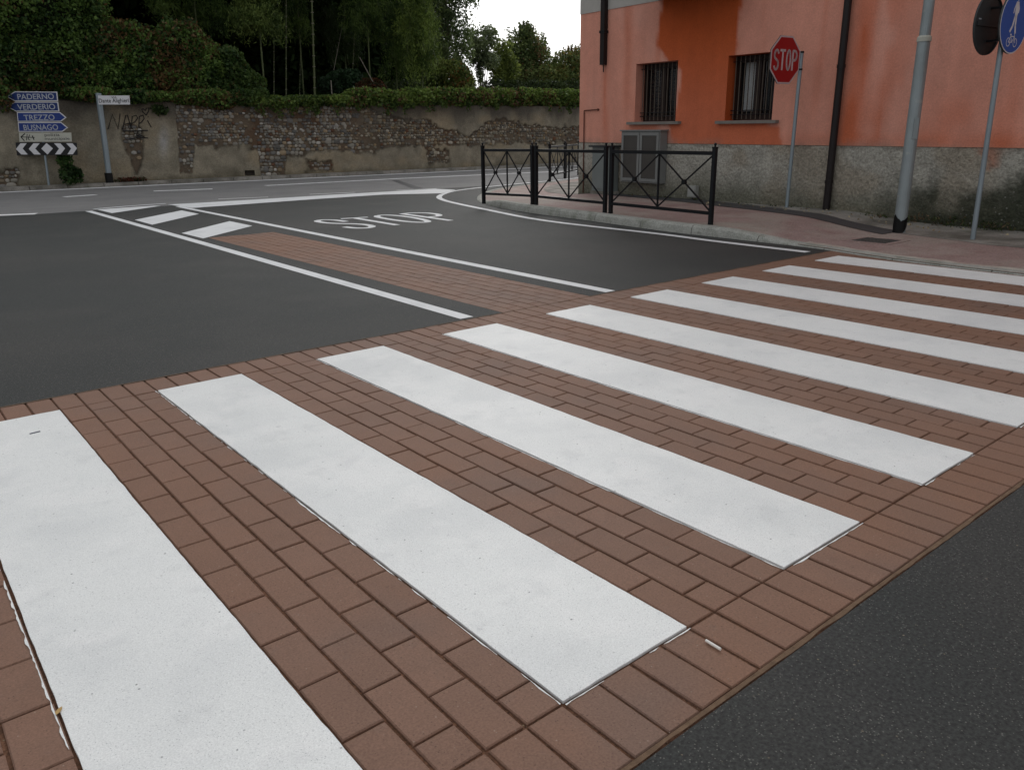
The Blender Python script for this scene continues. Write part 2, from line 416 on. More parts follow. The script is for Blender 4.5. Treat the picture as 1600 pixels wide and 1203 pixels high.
# sandy line between bricks and asphalt on the near side
mb = MB(); n = 500; yb = -.247
for k in range(n):
    x0, x1 = -4+13*k/n, -4+13*(k+1)/n; w0, w1 = [.006+.014*float(fbm(x*9, 3.1, 0, 2, 3)) for x in (x0, x1)]
    mb.add([(x0, yb-w0, .0015), (x1, yb-w1, .0015), (x1, yb, .0015), (x0, yb, .0015)], [(0, 1, 2, 3)])
mb.build('sand_edge', 'dust_sand', near_road)
mb = MB()
for k in range(n):
    x0, x1 = -4+13*k/n, -4+13*(k+1)/n; w0, w1 = [.004+.012*float(fbm(x*9, 8.1, 0, 4, 3)) for x in (x0, x1)]
    mb.add([(x0, 3.693, .0015), (x1, 3.693, .0015), (x1, 3.693+w1, .0015), (x0, 3.693+w0, .0015)], [(0, 1, 2, 3)])
mb.build('sand_edge', 'dust_sand', side_road)

# painted markings ------------------------------------------------------------
def ribbon(pts, wd, z=.003):
    P = [np.array(p[:2], float) for p in pts]; mb = MB(); V = []
    for i, p in enumerate(P):
        d = P[min(i+1, len(P)-1)]-P[max(i-1, 0)]; d /= np.linalg.norm(d); q = np.array([-d[1], d[0]])
        ww = wd[i] if hasattr(wd, '__len__') else wd
        V += [(*(p-q*ww/2), z), (*(p+q*ww/2), z)]
    mb.add(V, [(2*i, 2*i+2, 2*i+3, 2*i+1) for i in range(len(P)-1)]); return mb
def smooth(pts, n=6):
    P = [np.array(p[:2], float) for p in pts]; o = []
    for i in range(len(P)-1):
        p0, p1, p2, p3 = P[max(i-1, 0)], P[i], P[i+1], P[min(i+2, len(P)-1)]
        for k in range(n):
            t = k/n; o.append(.5*((2*p1)+(-p0+p2)*t+(2*p0-5*p1+4*p2-p3)*t*t+(-p0+3*p1-3*p2+p3)*t**3))
    o.append(P[-1]); return o
GP = lambda *a: [ground_at(u, v)[:2] for u, v in a]
ribbon([(3.44, 3.74), (3.50, 10), (3.56, 16.92)], .125).build('edge_line', 'road_paint', side_road)
ribbon([(5.05, 3.72), (5.13, 10), (5.24, 16.6)], .125).build('lane_line', 'road_paint', side_road)
sheet('hatch_bar', [GP((210.6, 344), (237.8, 351.6), (311, 334.7), (283.8, 329.2))], .003, 'road_paint', side_road)
sheet('hatch_bar', [GP((283.8, 364.7), (317.5, 373.1), (394.4, 353.4), (358.8, 346))], .003, 'road_paint', side_road)
sheet('hatch_bar', [GP((152, 328), (175, 333.5), (252, 322), (240, 322))], .003, 'road_paint', side_road)
ribbon(GP((147, 327), (200, 322.5), (259, 318.5)), .12, .0035).build('hatch_border', 'road_paint', side_road)
sheet('stop_line', [GP((262, 320), (300, 325.5), (480, 312.5), (600, 304.5), (690, 302.5), (712, 297), (680, 295.5), (500, 306), (420, 311), (300, 318))], .0035, 'road_paint', side_road)
for a in (((341, 311.5), (419, 308.3)), ((484, 304), (555, 301)), ((620, 297.7), (682, 295))):
    ribbon(GP(*a), .10, .003).build('thin_dash', 'old_paint', main_road)
curve = smooth(GP((1262, 394.5), (1110, 376.5), (1030, 366), (850, 345), (760, 328), (712, 318), (693, 313), (686, 308.5), (693, 303.5), (712, 298.5), (755, 293), (800, 288.5), (860, 283), (905, 278)), 6)
ribbon(curve, [.13]*len(curve), .004).build('kerb_line', 'road_paint', side_road)
EY = lambda x: 25.60-.03*(x-3)
ribbon([(x, EY(x)) for x in range(-40, 121, 8)], .42).build('edge_line', 'old_paint', main_road)
for a in (((0, 308), (50, 307)), ((100, 308), (150, 304.8)), ((240, 299), (332, 295.6)), ((415, 290.4), (620, 279.6), (800, 271.5), (905, 267)), ((-40, 338), (57, 334.3))):
    if a[0] == (0, 308): continue
    ribbon(GP(*a), .30).build('centre_dash', 'old_paint', main_road)
sheet('tar_seam', [GP((612, 282), (622, 282), (662, 295), (646, 295.5))], .0035, 'tar_seam', main_road)
sheet('tar_seam', [GP((545, 272), (590, 270), (600, 272.3), (560, 274.5))], .0035, 'tar_seam', main_road)
# STOP, stretched along the lane
def letter(strokes, wd=.115):
    mb = MB()
    for k, s_ in enumerate(strokes):
        b = ribbon(smooth(s_, 6) if len(s_) > 2 else s_, wd, .003+.0006*k); mb.add(b.V, b.F)
    mb.build('stop_lettering', 'road_paint', side_road)
letter([[(6.30, 11.10), (6.27, 11.50), (6.13, 11.66), (5.97, 11.52), (5.95, 11.20), (6.05, 10.92), (6.2, 10.70), (6.29, 10.42), (6.24, 10.12), (6.08, 9.98), (5.93, 10.10), (5.88, 10.38)]])
letter([[(6.46, 11.60), (6.94, 11.50)], [(6.69, 11.5), (6.62, 9.98)]])
letter([[(7.22, 11.62), (7.08, 11.40), (7.02, 10.9), (7.02, 10.4), (7.10, 10.08), (7.24, 10.03), (7.37, 10.3), (7.46, 10.8), (7.46, 11.3), (7.36, 11.6), (7.22, 11.62)]])
letter([[(7.70, 11.55), (7.64, 9.92)], [(7.66, 11.56), (7.9, 11.58), (8.09, 11.38), (8.10, 11.02), (7.95, 10.74), (7.72, 10.70)]])

# ------------------------------------------------------------------ sidewalk with kerb
KO = smooth([(8.50, -7), (8.53, -2), (8.56, 1.5), (8.60, 2.6), (8.72, 3.3), (8.88, 3.95), (8.93, 5.2), (8.97, 6.2), (9.08, 7.1), (9.26, 8.3), (9.43, 9.8),
             (9.66, 10.9), (9.98, 11.9), (10.35, 12.7), (10.9, 13.5), (11.6, 14.3), (12.7, 15.3), (14.1, 16.0), (16.2, 16.75), (18.4, 17.7), (24, 20.5), (40, 26)], 6)
def kh(y, x=0):
    return float(.018+.105*sstep(3.9, 5.6, y)*(1-sstep(11.2, 12.7, y)))
BK = []                                   # inner (building side) limit of the paving, one point per kerb point
for p in KO:
    x, y = p
    if y < 12.5: BK.append(np.array([x+7.5, y if y < 6 else y+(y-6)*.35]))
    else: BK.append(np.array([x+7.5+(y-12.5)*.6, y-1.2*(y-12.5)/3-0]))
def strip_line(y):                        # the dark asphalt strip
    return float(np.interp(y, [-10, 2.6, 3.73, 6.49, 8.5, 10.3, 12.5, 15, 22], [9.9, 10.15, 10.5, 11.40, 11.92, 12.2, 12.55, 13.9, 21]))
ky = np.array([p[1] for p in KO])
def inner(i, t): return KO[i]*(1-t)+BK[i]*t
rows = []; NT = 26
V = []; F = []
for i, p in enumerate(KO):
    q = BK[i]; L = np.linalg.norm(q-p)
    for k in range(NT):
        t = (.17/L)+(1-.17/L)*(k/(NT-1))**1.3; P = p*(1-t)+q*t
        V.append((P[0], P[1], kh(P[1])))
for i in range(len(KO)-1):
    for k in range(NT-1): F.append((i*NT+k, i*NT+k+1, (i+1)*NT+k+1, (i+1)*NT+k))
sidewalk = mesh_obj('sidewalk', V, F, 'red_paving', kind='structure')
def sheet_on_walk(name, left, right, m, ys, dz, parent=sidewalk):
    V = []; F = []
    for i, y in enumerate(ys):
        a, b = left(y), right(y)
        for k in range(9): x = a+(b-a)*k/8; V.append((x, y, kh(y)+dz))
    for i in range(len(ys)-1):
        for k in range(8): F.append((i*9+k, i*9+k+1, (i+1)*9+k+1, (i+1)*9+k))
    return mesh_obj(name, V, F, m, parent)
ys = np.arange(-6, 12.4, .2)
fac_x = lambda y: 12.01+.0588*y
sheet_on_walk('concrete_strip', lambda y: min(strip_line(y)+.30+.06*float(fbm(y*2, 1, 0, 3)), fac_x(y)-.1), lambda y: 12.9+.06*y, 'concrete_strip', ys, .004)
sheet_on_walk('asphalt_strip', lambda y: strip_line(y)+.02*float(fbm(y*3, 4, 0, 8)), lambda y: min(strip_line(y)+.42+.12*float(fbm(y*3, 2, 0, 6))+.12*float(sstep(5, 8, y)), fac_x(y)+.02), 'tar_seam', np.arange(3.95, 12.2, .15), .008)
_cl = lambda y: float(np.interp(y, [12.3, 13.5, 14.5, 15.5, 16.3, 17], [12.72, 12.95, 13.75, 15.0, 16.9, 19]))
sheet_on_walk('concrete_corner', lambda y: _cl(y)+.10*float(fbm(y*3, 5, 0, 3)), lambda y: 24., 'concrete_strip', np.arange(12.25, 17, .2), .006)
sheet_on_walk('dusty_edge', lambda y: float(np.interp(y, ky[:60], [p[0] for p in KO[:60]]))+.0, lambda y: float(np.interp(y, ky[:60], [p[0] for p in KO[:60]]))+.20+.14*float(fbm(y*4, 7, 0, 3)), 'dusty_edge', np.arange(-5, 4.3, .1), .004)
# kerb, cut in rough stones
seg = []; acc = 0; cur = [0]
for i in range(1, len(KO)):
    acc += np.linalg.norm(KO[i]-KO[i-1])
    cur.append(i)
    if acc > .95: seg.append(cur); cur = [i]; acc = 0
if len(cur) > 1: seg.append(cur)
kerb = thing('kerb', 'rough light grey stone kerb curving round the red sidewalk under the railings', 'kerb', (*KO[30], 0)); kerb['kind'] = 'structure'
for sgm in seg:
    if KO[sgm[0]][1] > 22: continue
    dense = []
    for a, b in zip(sgm[:-1], sgm[1:]):
        n = max(1, int(np.linalg.norm(KO[b]-KO[a])/.06))
        for k in range(n): dense.append(KO[a]+(KO[b]-KO[a])*k/n)
    dense.append(KO[sgm[-1]]); 
    if len(dense) < 3: continue
    d0 = dense[1]-dense[0]; d0 /= np.linalg.norm(d0); dense[0] = dense[0]+d0*.006; d1 = dense[-1]-dense[-2]; d1 /= np.linalg.norm(d1)+1e-9; dense[-1] = dense[-1]-d1*.006
    V = []; F = []; K = 7
    for i, p in enumerate(dense):
        d = dense[min(i+1, len(dense)-1)]-dense[max(i-1, 0)]; d /= np.linalg.norm(d); nrm = np.array([d[1], -d[0]])   # towards the paving
        H = kh(p[1]); j = lambda s_, a=.018: a*(float(fbm(p[0]*7, p[1]*7, s_, 9, 3))-.5)*min(1, H/.08)
        prof = [(-.02+j(1), -.03), (-.012+j(2), H*.35), (.004+j(3), H*.8+j(7, .01)), (.03+j(4), H+.004), (.10, H+.008+j(5, .012)), (.165, H+.006+j(6, .008)), (.185, -.03)]
        for a, z in prof: V.append((p[0]+nrm[0]*a, p[1]+nrm[1]*a, z))
    n = len(dense)
    for i in range(n-1):
        for k in range(K-1): F.append((i*K+k, (i+1)*K+k, (i+1)*K+k+1, i*K+k+1))
    F.append(tuple(range(K))); F.append(tuple((n-1)*K+k for k in range(K))[::-1])
    mesh_obj('kerb_stone', V, F, 'kerb_stone', kerb, origin=(*dense[0], 0))
# manhole
mc = GP((1345, 371), (1387, 367.5), (1396, 375), (1350, 379)); zc = .03
m0 = (9.90, 3.70); mh = thing('manhole_cover', 'dark iron manhole cover in a pale concrete frame set in the red sidewalk', 'manhole', (*m0, zc))
hh = .23; z0 = kh(3.7)
mb = MB()
for (a, b, c, d) in ((-hh-.07, hh+.07, -hh-.07, -hh), (-hh-.07, hh+.07, hh, hh+.07), (-hh-.07, -hh, -hh, hh), (hh, hh+.07, -hh, hh)):
    mb.box(m0[0]+a, m0[0]+b, m0[1]+c, m0[1]+d, -.02, z0+.009)
mb.build('frame', 'red_paving', mh)
mb = MB(); mb.box(m0[0]-hh+.004, m0[0]+hh-.004, m0[1]-hh+.004, m0[1]+hh-.004, -.02, z0+.006)
for i in range(5):
    for j_ in range(5): x = m0[0]-.17+i*.085; y = m0[1]-.17+j_*.085; mb.box(x-.03, x+.03, y-.03, y+.03, z0+.006, z0+.010)
mb.build('cover', 'manhole_iron', mh)
# ------------------------------------------------------------------ the house
HD = np.array([0.05872566, 0.99827416, 0]); HN = np.array([0.99827416, -0.05872566, 0]); HOFF = 11.988; SC0 = 12.81
def FP(s, z, d=0.0):          # s along the facade, z height, d proud of the facade towards the street
    p = HD*s+HN*(HOFF-d); return (p[0], p[1], z-.008*(SC0-s))
class HB(MB):
    def fbox(b, s0, s1, z0, z1, d0, d1):
        return b.hexa([FP(s0, z0, d0), FP(s1, z0, d0), FP(s1, z0, d1), FP(s0, z0, d1), FP(s0, z1, d0), FP(s1, z1, d0), FP(s1, z1, d1), FP(s0, z1, d1)])
house = thing('orange_house', 'salmon and orange plastered house with grey roughcast base and barred windows', 'house', FP(SC0, 0.05))
WIN = [(9.96, 11.08, 1.60, 2.70), (7.74, 8.76, 1.595, 2.69)]
S_END, ZT = -9.0, 7.2
def lines(a, b, step, extra):
    L = list(np.arange(a, b, step))+[b]+list(extra); L = sorted(set(round(float(x), 4) for x in L)); o = [L[0]]
    ex = set(round(float(x), 4) for x in extra) | {round(a, 4), round(b, 4)}
    for x in L[1:]:
        if x-o[-1] < step*.35:
            if x in ex and o[-1] not in ex: o[-1] = x
            elif x in ex: o.append(x)
            continue
        o.append(x)
    return np.array(o)
sl = lines(S_END, SC0, .07, [v for w_ in WIN for v in w_[:2]]); zl = lines(1.18, ZT, .07, [v for w_ in WIN for v in w_[2:]])
SS, ZZ = np.meshgrid(sl, zl, indexing='ij')
Vf = np.array([FP(s, z, .004*(float(fbm(s*.8, z*.8, 0, 21, 2))-.5)) for s, z in zip(SS.ravel(), ZZ.ravel())])
Ff = []
nz = len(zl)
for i in range(len(sl)-1):
    sm = (sl[i]+sl[i+1])/2
    for k in range(nz-1):
        zm = (zl[k]+zl[k+1])/2
        if any(w_[0] < sm < w_[1] and w_[2] < zm < w_[3] for w_ in WIN): continue
        Ff.append((i*nz+k, i*nz+k+1, (i+1)*nz+k+1, (i+1)*nz+k))
s, z = SS.ravel(), ZZ.ravel()
# where the strong orange has not bleached to salmon: sheltered stretch under the balcony, runs below the sills
wob = (fbm(s*1.3, z*1.3, 0, 31, 4)-.5); wob2 = (fbm(s*3.5, z*.5, 0, 33, 3)-.5)
left = np.interp(z, [1.1, 1.5, 1.6, 2.5, 2.72, 3.0, 4], [10.0, 10.05, 9.98, 9.95, 10.25, 10.52, 10.50])
right = np.interp(z, [1.1, 1.5, 1.60, 1.9, 2.7, 2.8, 3.2, 4], [7.55, 7.70, 8.45, 8.70, 8.60, 8.50, 8.42, 8.35])
fd = (vnoise(s*16, z*1.2, 0, 37)-.5)*.10+(fbm(s*9, z*5, 0, 38, 3)-.5)*.14
m1 = sstep(-.03, .04, left+wob*.30-s+fd)*sstep(-.05, .07, s-right-wob*.45+fd)
upper = sstep(4.3, 3.8, z)
deep = m1*(.75+.25*sstep(1.2, 3.5, z))*upper
streak = sstep(.60, .80, fbm(s*4.2, z*.35, 0, 41, 4))*.55
pale = sstep(.5, .75, fbm(s*.7, z*.5, 0, 43, 4))
drip = np.exp(-((s-6.25)/.18)**2)*.40*(.5+fbm(s*5, z, 0, 51)) + np.exp(-((s-12.0)/.06)**2)*sstep(2.75, 2.5, z)*.45*sstep(.3, .7, fbm(s*3, z*2, 0, 53)+.1) + np.exp(-((s-11.32)/.10)**2)*.30*sstep(1.5, 2.6, z)
drip = drip+np.exp(-((s-3.9)/.10)**2)*.6*fbm(s*3, z, 0, 77)+np.exp(-((z-1.25)/.12)**2)*.30*sstep(9, 6, s)
drip = drip+.30*np.exp(-((s-5.75)/.5)**2)*sstep(.45, .65, fbm(s*3, z*1.1, 0, 61, 3))
drip = drip+.45*sstep(.55, .75, fbm(s*1.1, z*.6, 0, 63, 3))*sstep(2.6, 1.3, z)
fo = np.clip(np.maximum(deep, np.clip(streak*.6+drip, 0, .8)), 0, 1)[:, None]
pink = np.array([.66, .295, .215]); org = np.array([.50, .095, .022]); plp = np.array([.62, .34, .27])
c = pink*(1-.45*pale[:, None])+plp*.45*pale[:, None]
c = c*(1-fo)+org*fo
grey = (np.exp(-((z-1.2)/.05)**2)*.5*sstep(.4, .6, fbm(s*3, z*3, 0, 71)))[:, None]; c = c*(1-grey)+np.array([.25, .2, .17])*grey
c = c*(1+.10*(fbm(s*2, z*2, 0, 81, 4)[:, None]-.5)+.10*(vnoise(s*9, z*.8, 0, 82)[:, None]-.5))
mesh_obj('wall', Vf, Ff, 'facade', house, cols=c)
# body of the house behind the facade, roof
b = HB(); T = .30
for (s0, s1, z0, z1) in ((S_END, SC0, ZT-.02, ZT), ): b.fbox(s0, s1, z0, z1, -T, -.002)
p = [FP(SC0, 0, 0), FP(SC0, 0, -9), FP(S_END, 0, -9), FP(S_END, 0, 0)]
for (a, e) in ((p[0], p[1]), (p[1], p[2]), (p[2], p[3])): b.add([(a[0], a[1], -.05), (e[0], e[1], -.05), (e[0], e[1], ZT), (a[0], a[1], ZT)], [(0, 1, 2, 3)])
mesh_obj('wall', b.V, b.F, 'facade', house, cols=np.tile(plp, (len(b.V), 1)))
rb = HB(); e_ = .6
q = [FP(SC0+e_, ZT, e_), FP(SC0+e_, ZT, -9-e_), FP(S_END-e_, ZT, -9-e_), FP(S_END-e_, ZT, e_), FP(SC0-4, ZT+2, -4.5), FP(S_END+4, ZT+2, -4.5)]
rb.add(q, [(0, 1, 4), (1, 2, 5, 4), (2, 3, 5), (3, 0, 4, 5), (0, 3, 2, 1)]); rb.build('roof', 'roof', house)
# reveals and windows
for wi, (s0, s1, z0, z1) in enumerate(WIN):
    D0 = -.24
    r = HB()
    for q in (((s0, z0), (s0, z1)), ((s0, z1), (s1, z1)), ((s1, z1), (s1, z0)), ((s1, z0), (s0, z0))):
        (a, za), (e, ze) = q; r.add([FP(a, za, 0), FP(e, ze, 0), FP(e, ze, D0-.1), FP(a, za, D0-.1)], [(0, 1, 2, 3)])
    mesh_obj('window_reveal', r.V, r.F, 'facade', house, cols=np.tile(org*.95 if wi else pink, (len(r.V), 1)))
    wn = HB(); fw = .055
    for (a, e, za, ze) in ((s0+.001, s0+fw, z0+.001, z1-.001), (s1-fw, s1-.001, z0+.001, z1-.001), (s0+fw, s1-fw, z0+.001, z0+fw), (s0+fw, s1-fw, z1-fw, z1-.001)): wn.fbox(a, e, za, ze, D0-.05, D0)
    mid = (s0+s1)/2
    wn.fbox(mid-.045, mid+.045, z0+fw, z1-fw, D0-.048, D0+.012)
    win = wn.build('window', 'window_wood', house)
    for (a, e) in ((s0+fw, mid-.045), (mid+.045, s1-fw)):
        sf = HB()
        for (x0, x1, y0, y1) in ((a, a+.05, z0+fw, z1-fw), (e-.05, e, z0+fw, z1-fw), (a+.05, e-.05, z0+fw, z0+fw+.06), (a+.05, e-.05, z1-fw-.06, z1-fw)): sf.fbox(x0, x1, y0, y1, D0-.045, D0-.008)
        sf.build('sash', 'window_wood', win)
        gl = HB(); gl.fbox(a+.05, e-.05, z0+fw+.06, z1-fw-.06, D0-.034, D0-.028); gl.build('pane', 'window_glass', win)
    bk = HB(); bk.fbox(s0-.05, s1+.05, z0-.05, z1+.05, -1.3, -1.28)
    for q in ((s0-.3, s0-.28), (s1+.28, s1+.3)): bk.fbox(*q, z0-.3, z1+.3, -1.3, -.35)
    bk.fbox(s0-.3, s1+.3, z0-.3, z1+.3, -1.34, -1.30)
    bk.fbox(s0-.3, s1+.3, z1+.28, z1+.3, -1.3, -.35); bk.fbox(s0-.3, s1+.3, z0-.3, z0-.28, -1.3, -.35); bk.build('interior', 'interior', win)
    if wi == 1:
        cv = HB(); V = []; F = []; n = 40
        for k in range(n+1):
            a = s0+.44+(.44)*k/n; dd = D0-.10+.018*sin(k*1.1)+.008*sin(k*2.7)
            V += [FP(a, z0+.16, dd), FP(a, z1-.08, dd)]
        for k in range(n): F.append((2*k, 2*k+2, 2*k+3, 2*k+1))
        mesh_obj('curtain', V, F, 'curtain', win, label='white curtain behind the glass')
    else:
        cv = HB(); 
        for k in range(14): cv.fbox(s0+.1, s1-.1, z0+.1+k*.07, z0+.15+k*.07, D0-.12, D0-.10)
        cv.build('blind', 'shutter_dark', win)
    nb = 10
    for k in range(nb):
        x = s0+.06+(s1-s0-.12)*k/(nb-1); t = MB(); t.tube([FP(x, z0+.02, -.15), FP(x, z1-.01, -.15)], .0085, 6); t.build('window_bar', 'bar_paint', win)
    for zz in (z0+.10, z0+.17, z1-.10): t = MB(); t.tube([FP(s0, zz, -.15), FP(s1, zz, -.15)], .009, 6); t.build('cross_rail', 'black_iron', win)
    sb = HB(); sb.fbox(s0-.15, s1+.15, z0-.055, z0-.002, -.2, .09); sb.build('window_sill', 'sill_stone', house)
# plinth
sl = lines(S_END, SC0, .06, []); zl = lines(-.1, 1.18, .05, []); SS, ZZ = np.meshgrid(sl, zl, indexing='ij'); s, z = SS.ravel(), ZZ.ravel()
dd = .012+.012*(fbm(s*5, z*5, 0, 91, 4)-.5)+.010*(vnoise(s*13, z*13, 0, 92)-.5); dd = np.where(z > 1.15, .012, dd)
Vp = np.array([FP(a, b_, d_) for a, b_, d_ in zip(s, z, dd)]); nz = len(zl)
Fp = [(i*nz+k, i*nz+k+1, (i+1)*nz+k+1, (i+1)*nz+k) for i in range(len(sl)-1) for k in range(nz-1)]
n1 = fbm(s*1.2, z*1.5, 0, 95, 4); n2 = fbm(s*4, z*4, 0, 96, 3)
base = np.array([.36, .345, .30])*(1+.35*(n2[:, None]-.5))
warm = np.array([.27, .225, .165]); k1 = sstep(.45, .65, n1)[:, None]*.6; c = base*(1-k1)+warm*k1
damp = sstep(.75, .15, z+.75*(n1-.5)-.22*sstep(5.5, 3, s))[:, None]; c = c*(1-.75*damp)+np.array([.075, .075, .045])*.75*damp
moss = .9*(sstep(.68, .28, z+.9*(n1-.5)+.5*(n2-.5)+.25*(vnoise(s*17,z*17,0,97)-.5)-.16*sstep(5.5, 4, s))*sstep(6.2, 4.8, s))[:, None]; c = c*(1-.9*moss)+np.array([.022, .028, .016])*.9*moss
stn = (np.exp(-((s-4.1)/.16)**2)*sstep(.45, .6, fbm(s*5, z*4, 0, 98))*sstep(.4, .7, z))[:, None]; c = c*(1-.6*stn)+np.array([.42, .13, .07])*.6*stn
edge = (sstep(1.10, 1.17, z)*sstep(.45, .6, n2))[:, None]; c = c*(1-.5*edge)+np.array([.12, .09, .07])*.5*edge
mesh_obj('plinth', Vp, Fp, 'plinth', house, cols=c, smooth=True)
t = HB(); t.fbox(S_END, SC0, 1.176, 1.186, -.01, .014); mesh_obj('plinth_ledge', t.V, t.F, 'plinth', house, cols=np.tile([.16, .13, .10], (len(t.V), 1)))
t = HB(); t.fbox(S_END, SC0+.004, 3.79, 4.45, -.01, .012); t.build('string_course', 'grey_band', house)
t = HB(); t.fbox(8.35, 10.52, 3.80, 3.96, .0, 1.1); bal = t.build('balcony', 'balcony', house)
t = HB()
for k in range(19): x = 8.42+k*.112; t.fbox(x-.008, x+.008, 3.96, 4.9, 1.03, 1.046)
t.fbox(8.38, 10.5, 4.9, 4.94, 1.02, 1.06); t.build('balcony_railing', 'black_iron', bal)
# pipes on the facade
t = HB(); t.fbox(11.94, 12.06, 2.74, 6.8, .013, .11); cdt = t.build('cable_duct', 'dark_pipe', house)
t = HB(); t.tube([FP(12.0, 2.60, .05), FP(12.0, 2.76, .06)], .012, 6); t.build('cable_end', 'black_iron', cdt)
t = HB(); t.fbox(11.92, 12.08, 3.35, 3.40, .012, .12); t.build('bracket', 'black_iron', cdt)
t = MB(); t.tube([FP(6.46, .06, .09), FP(6.46, 3.0, .09), FP(6.46, ZT-.1, .09)], .058, 14); dp = t.build('downpipe', 'dark_pipe', house, smooth=False)
for zz in (.6, 2.35, 4.2):
    t = MB(); t.tube([FP(6.46, zz, .09), FP(6.46, zz+.05, .09)], .067, 14); t.tube([FP(6.46, zz+.025, .0), FP(6.46, zz+.025, .08)], .012, 6); t.build('pipe_clamp', 'dark_pipe', dp)
t = MB(); t.tube([FP(12.62, .10, .03), FP(12.62, 1.83, .03), FP(12.62, 1.85, .03), FP(12.17, 1.86, .03)], .013, 6); t.ball(FP(12.17, 1.86, .03), .026, 8, 5); t.build('gas_pipe', 'rust_pipe', house)

# meter cabinets and boxes by the facade
cab = thing('meter_cabinet', 'grey two door meter cabinet mounted on the wall under the left window', 'cabinet', FP(10.7, .42, .02))
t = HB(); t.fbox(10.13, 11.22, .42, 1.42, .026, .22); t.fbox(10.10, 11.25, 1.42, 1.445, .026, .25); t.build('body', 'cabinet_grey', cab)
for (a, e) in ((10.155, 10.665), (10.685, 11.195)):
    t = HB(); w_ = .055
    for (x0, x1, y0, y1) in ((a, a+w_, .45, 1.39), (e-w_, e, .45, 1.39), (a+w_, e-w_, .45, .45+w_), (a+w_, e-w_, 1.39-w_, 1.39)): t.fbox(x0, x1, y0, y1, .222, .242)
    d = t.build('door', 'cabinet_grey', cab); t = HB(); t.fbox(a+w_, e-w_, .45+w_, 1.39-w_, .222, .228); t.build('panel', 'cabinet_panel', d)
bx = thing('utility_box', 'narrow grey green utility box standing behind the railing left of the meter cabinet', 'utility box', FP(11.75, .1, .2))
t = HB(); t.fbox(11.46, 12.02, .02, .20, .03, .34); t.build('base', 'concrete_strip', bx)
t = HB(); t.fbox(11.48, 12.0, .20, 1.10, .04, .32); t.build('body', 'box_green_grey', bx)
t = HB(); t.fbox(11.42, 12.06, 1.10, 1.135, .03, .38); t.build('lid', 'sign_back', bx)
t = HB(); t.fbox(11.52, 11.96, .25, 1.05, .322, .332); t.build('door', 'box_green_grey', bx)
wb = ground_at(1082, 311, .12); pb = thing('plastic_box', 'small off white plastic box low on the house base beside the railing', 'box', FP(9.35, .3, .02))
t = HB(); t.fbox(9.25, 9.45, .20, .42, .026, .12); t.build('case', 'white_plastic', pb); t = HB(); t.fbox(9.27, 9.43, .22, .40, .122, .130); t.build('cover', 'white_plastic', pb)

# ------------------------------------------------------------------ black railings
def railing(p0, p1, zb, label, H=1.06, group='black iron railing panels on the kerb'):
    p0 = np.array([*p0, zb]); p1 = np.array([*p1, zb]); d = p1-p0; L = np.linalg.norm(d); d /= L; n = np.array([-d[1], d[0], 0])
    o = thing('railing_panel', label, 'railing', tuple((p0+p1)/2), group)
    def bar(a, b, w_, h_):
        a = np.array(a); b = np.array(b); mb = MB(); e = (b-a)/np.linalg.norm(b-a); up = np.cross(n, e)
        c = [q+n*w_*sx+up*h_*sz for q in (a, b) for sx, sz in ((-.5, -.5), (.5, -.5), (.5, .5), (-.5, .5))]
        return mb.hexa(c)
    P = lambda t, z: p0+d*t+np.array([0, 0, z])
    for t in (0, L):
        a = P(t, -.03); mb = MB(); r = .027
        mb.box(a[0]-r, a[0]+r, a[1]-r, a[1]+r, a[2], zb+H-.02); mb.box(a[0]-r*1.15, a[0]+r*1.15, a[1]-r*1.15, a[1]+r*1.15, zb+H-.02, zb+H)
        post = mb.build('post', 'black_iron', o)
        mb = MB(); mb.tube([(a[0], a[1], zb+H), (a[0], a[1], zb+H+.02)], .014, 8); mb.ball((a[0], a[1], zb+H+.034), .021, 10, 6); mb.build('finial', 'black_iron', post)
    bar(P(.033, .975), P(L-.033, .975), .05, .05).build('top_rail', 'black_iron', o)
    bar(P(.033, .165), P(L-.033, .165), .045, .045).build('bottom_rail', 'black_iron', o)
    bar(P(L/2, .188), P(L/2, .95), .022, .022).build('centre_bar', 'black_iron', o)
    for (a, b) in ((.035, L/2-.012), (L/2+.012, L-.035)):
        k = .014
        x = bar(P(a, .195)-n*k*0, P(b, .945), .014, .020); x.build('diagonal', 'black_iron', o)
        x = bar(P(a, .945)+n*.004, P(b, .195)+n*.004, .0155, .0205); x.build('diagonal', 'black_iron', o)
        m_ = P((a+b)/2, .57); mb = MB(); mb.tube([m_-n*.022, m_+n*.022], .036, 12); mb.build('boss', 'black_iron', o)
    return o
Zk = lambda y: kh(y)
def post_pt(u, v, z=.12): p = ground_at(u, v, z); return (p[0], p[1])
A = [post_pt(*q) for q in ((756, 316), (832, 320), (838, 321), (945, 333), (954, 334), (1110, 352))]
railing(A[0], A[1], .118, 'shortest black railing panel with crossed bars, leftmost of the row on the kerb')
railing(A[2], A[3], .118, 'middle black railing panel with crossed bars, in front of the grey utility box')
railing(A[4], A[5], .118, 'longest black railing panel with crossed bars, nearest the stop sign')
B0 = np.array(post_pt(859, 283, .03)); B1 = np.array(post_pt(897, 274, .03))
db = (B1-B0)/np.linalg.norm(B1-B0)
railing(B0, B0+db*1.95, .03, 'black railing panel by the main road, first one beyond the house corner', group='black railing panels along the main road')
railing(B0+db*2.06, B0+db*4.0, .03, 'black railing panel by the main road, mostly hidden behind the house corner', group='black railing panels along the main road')

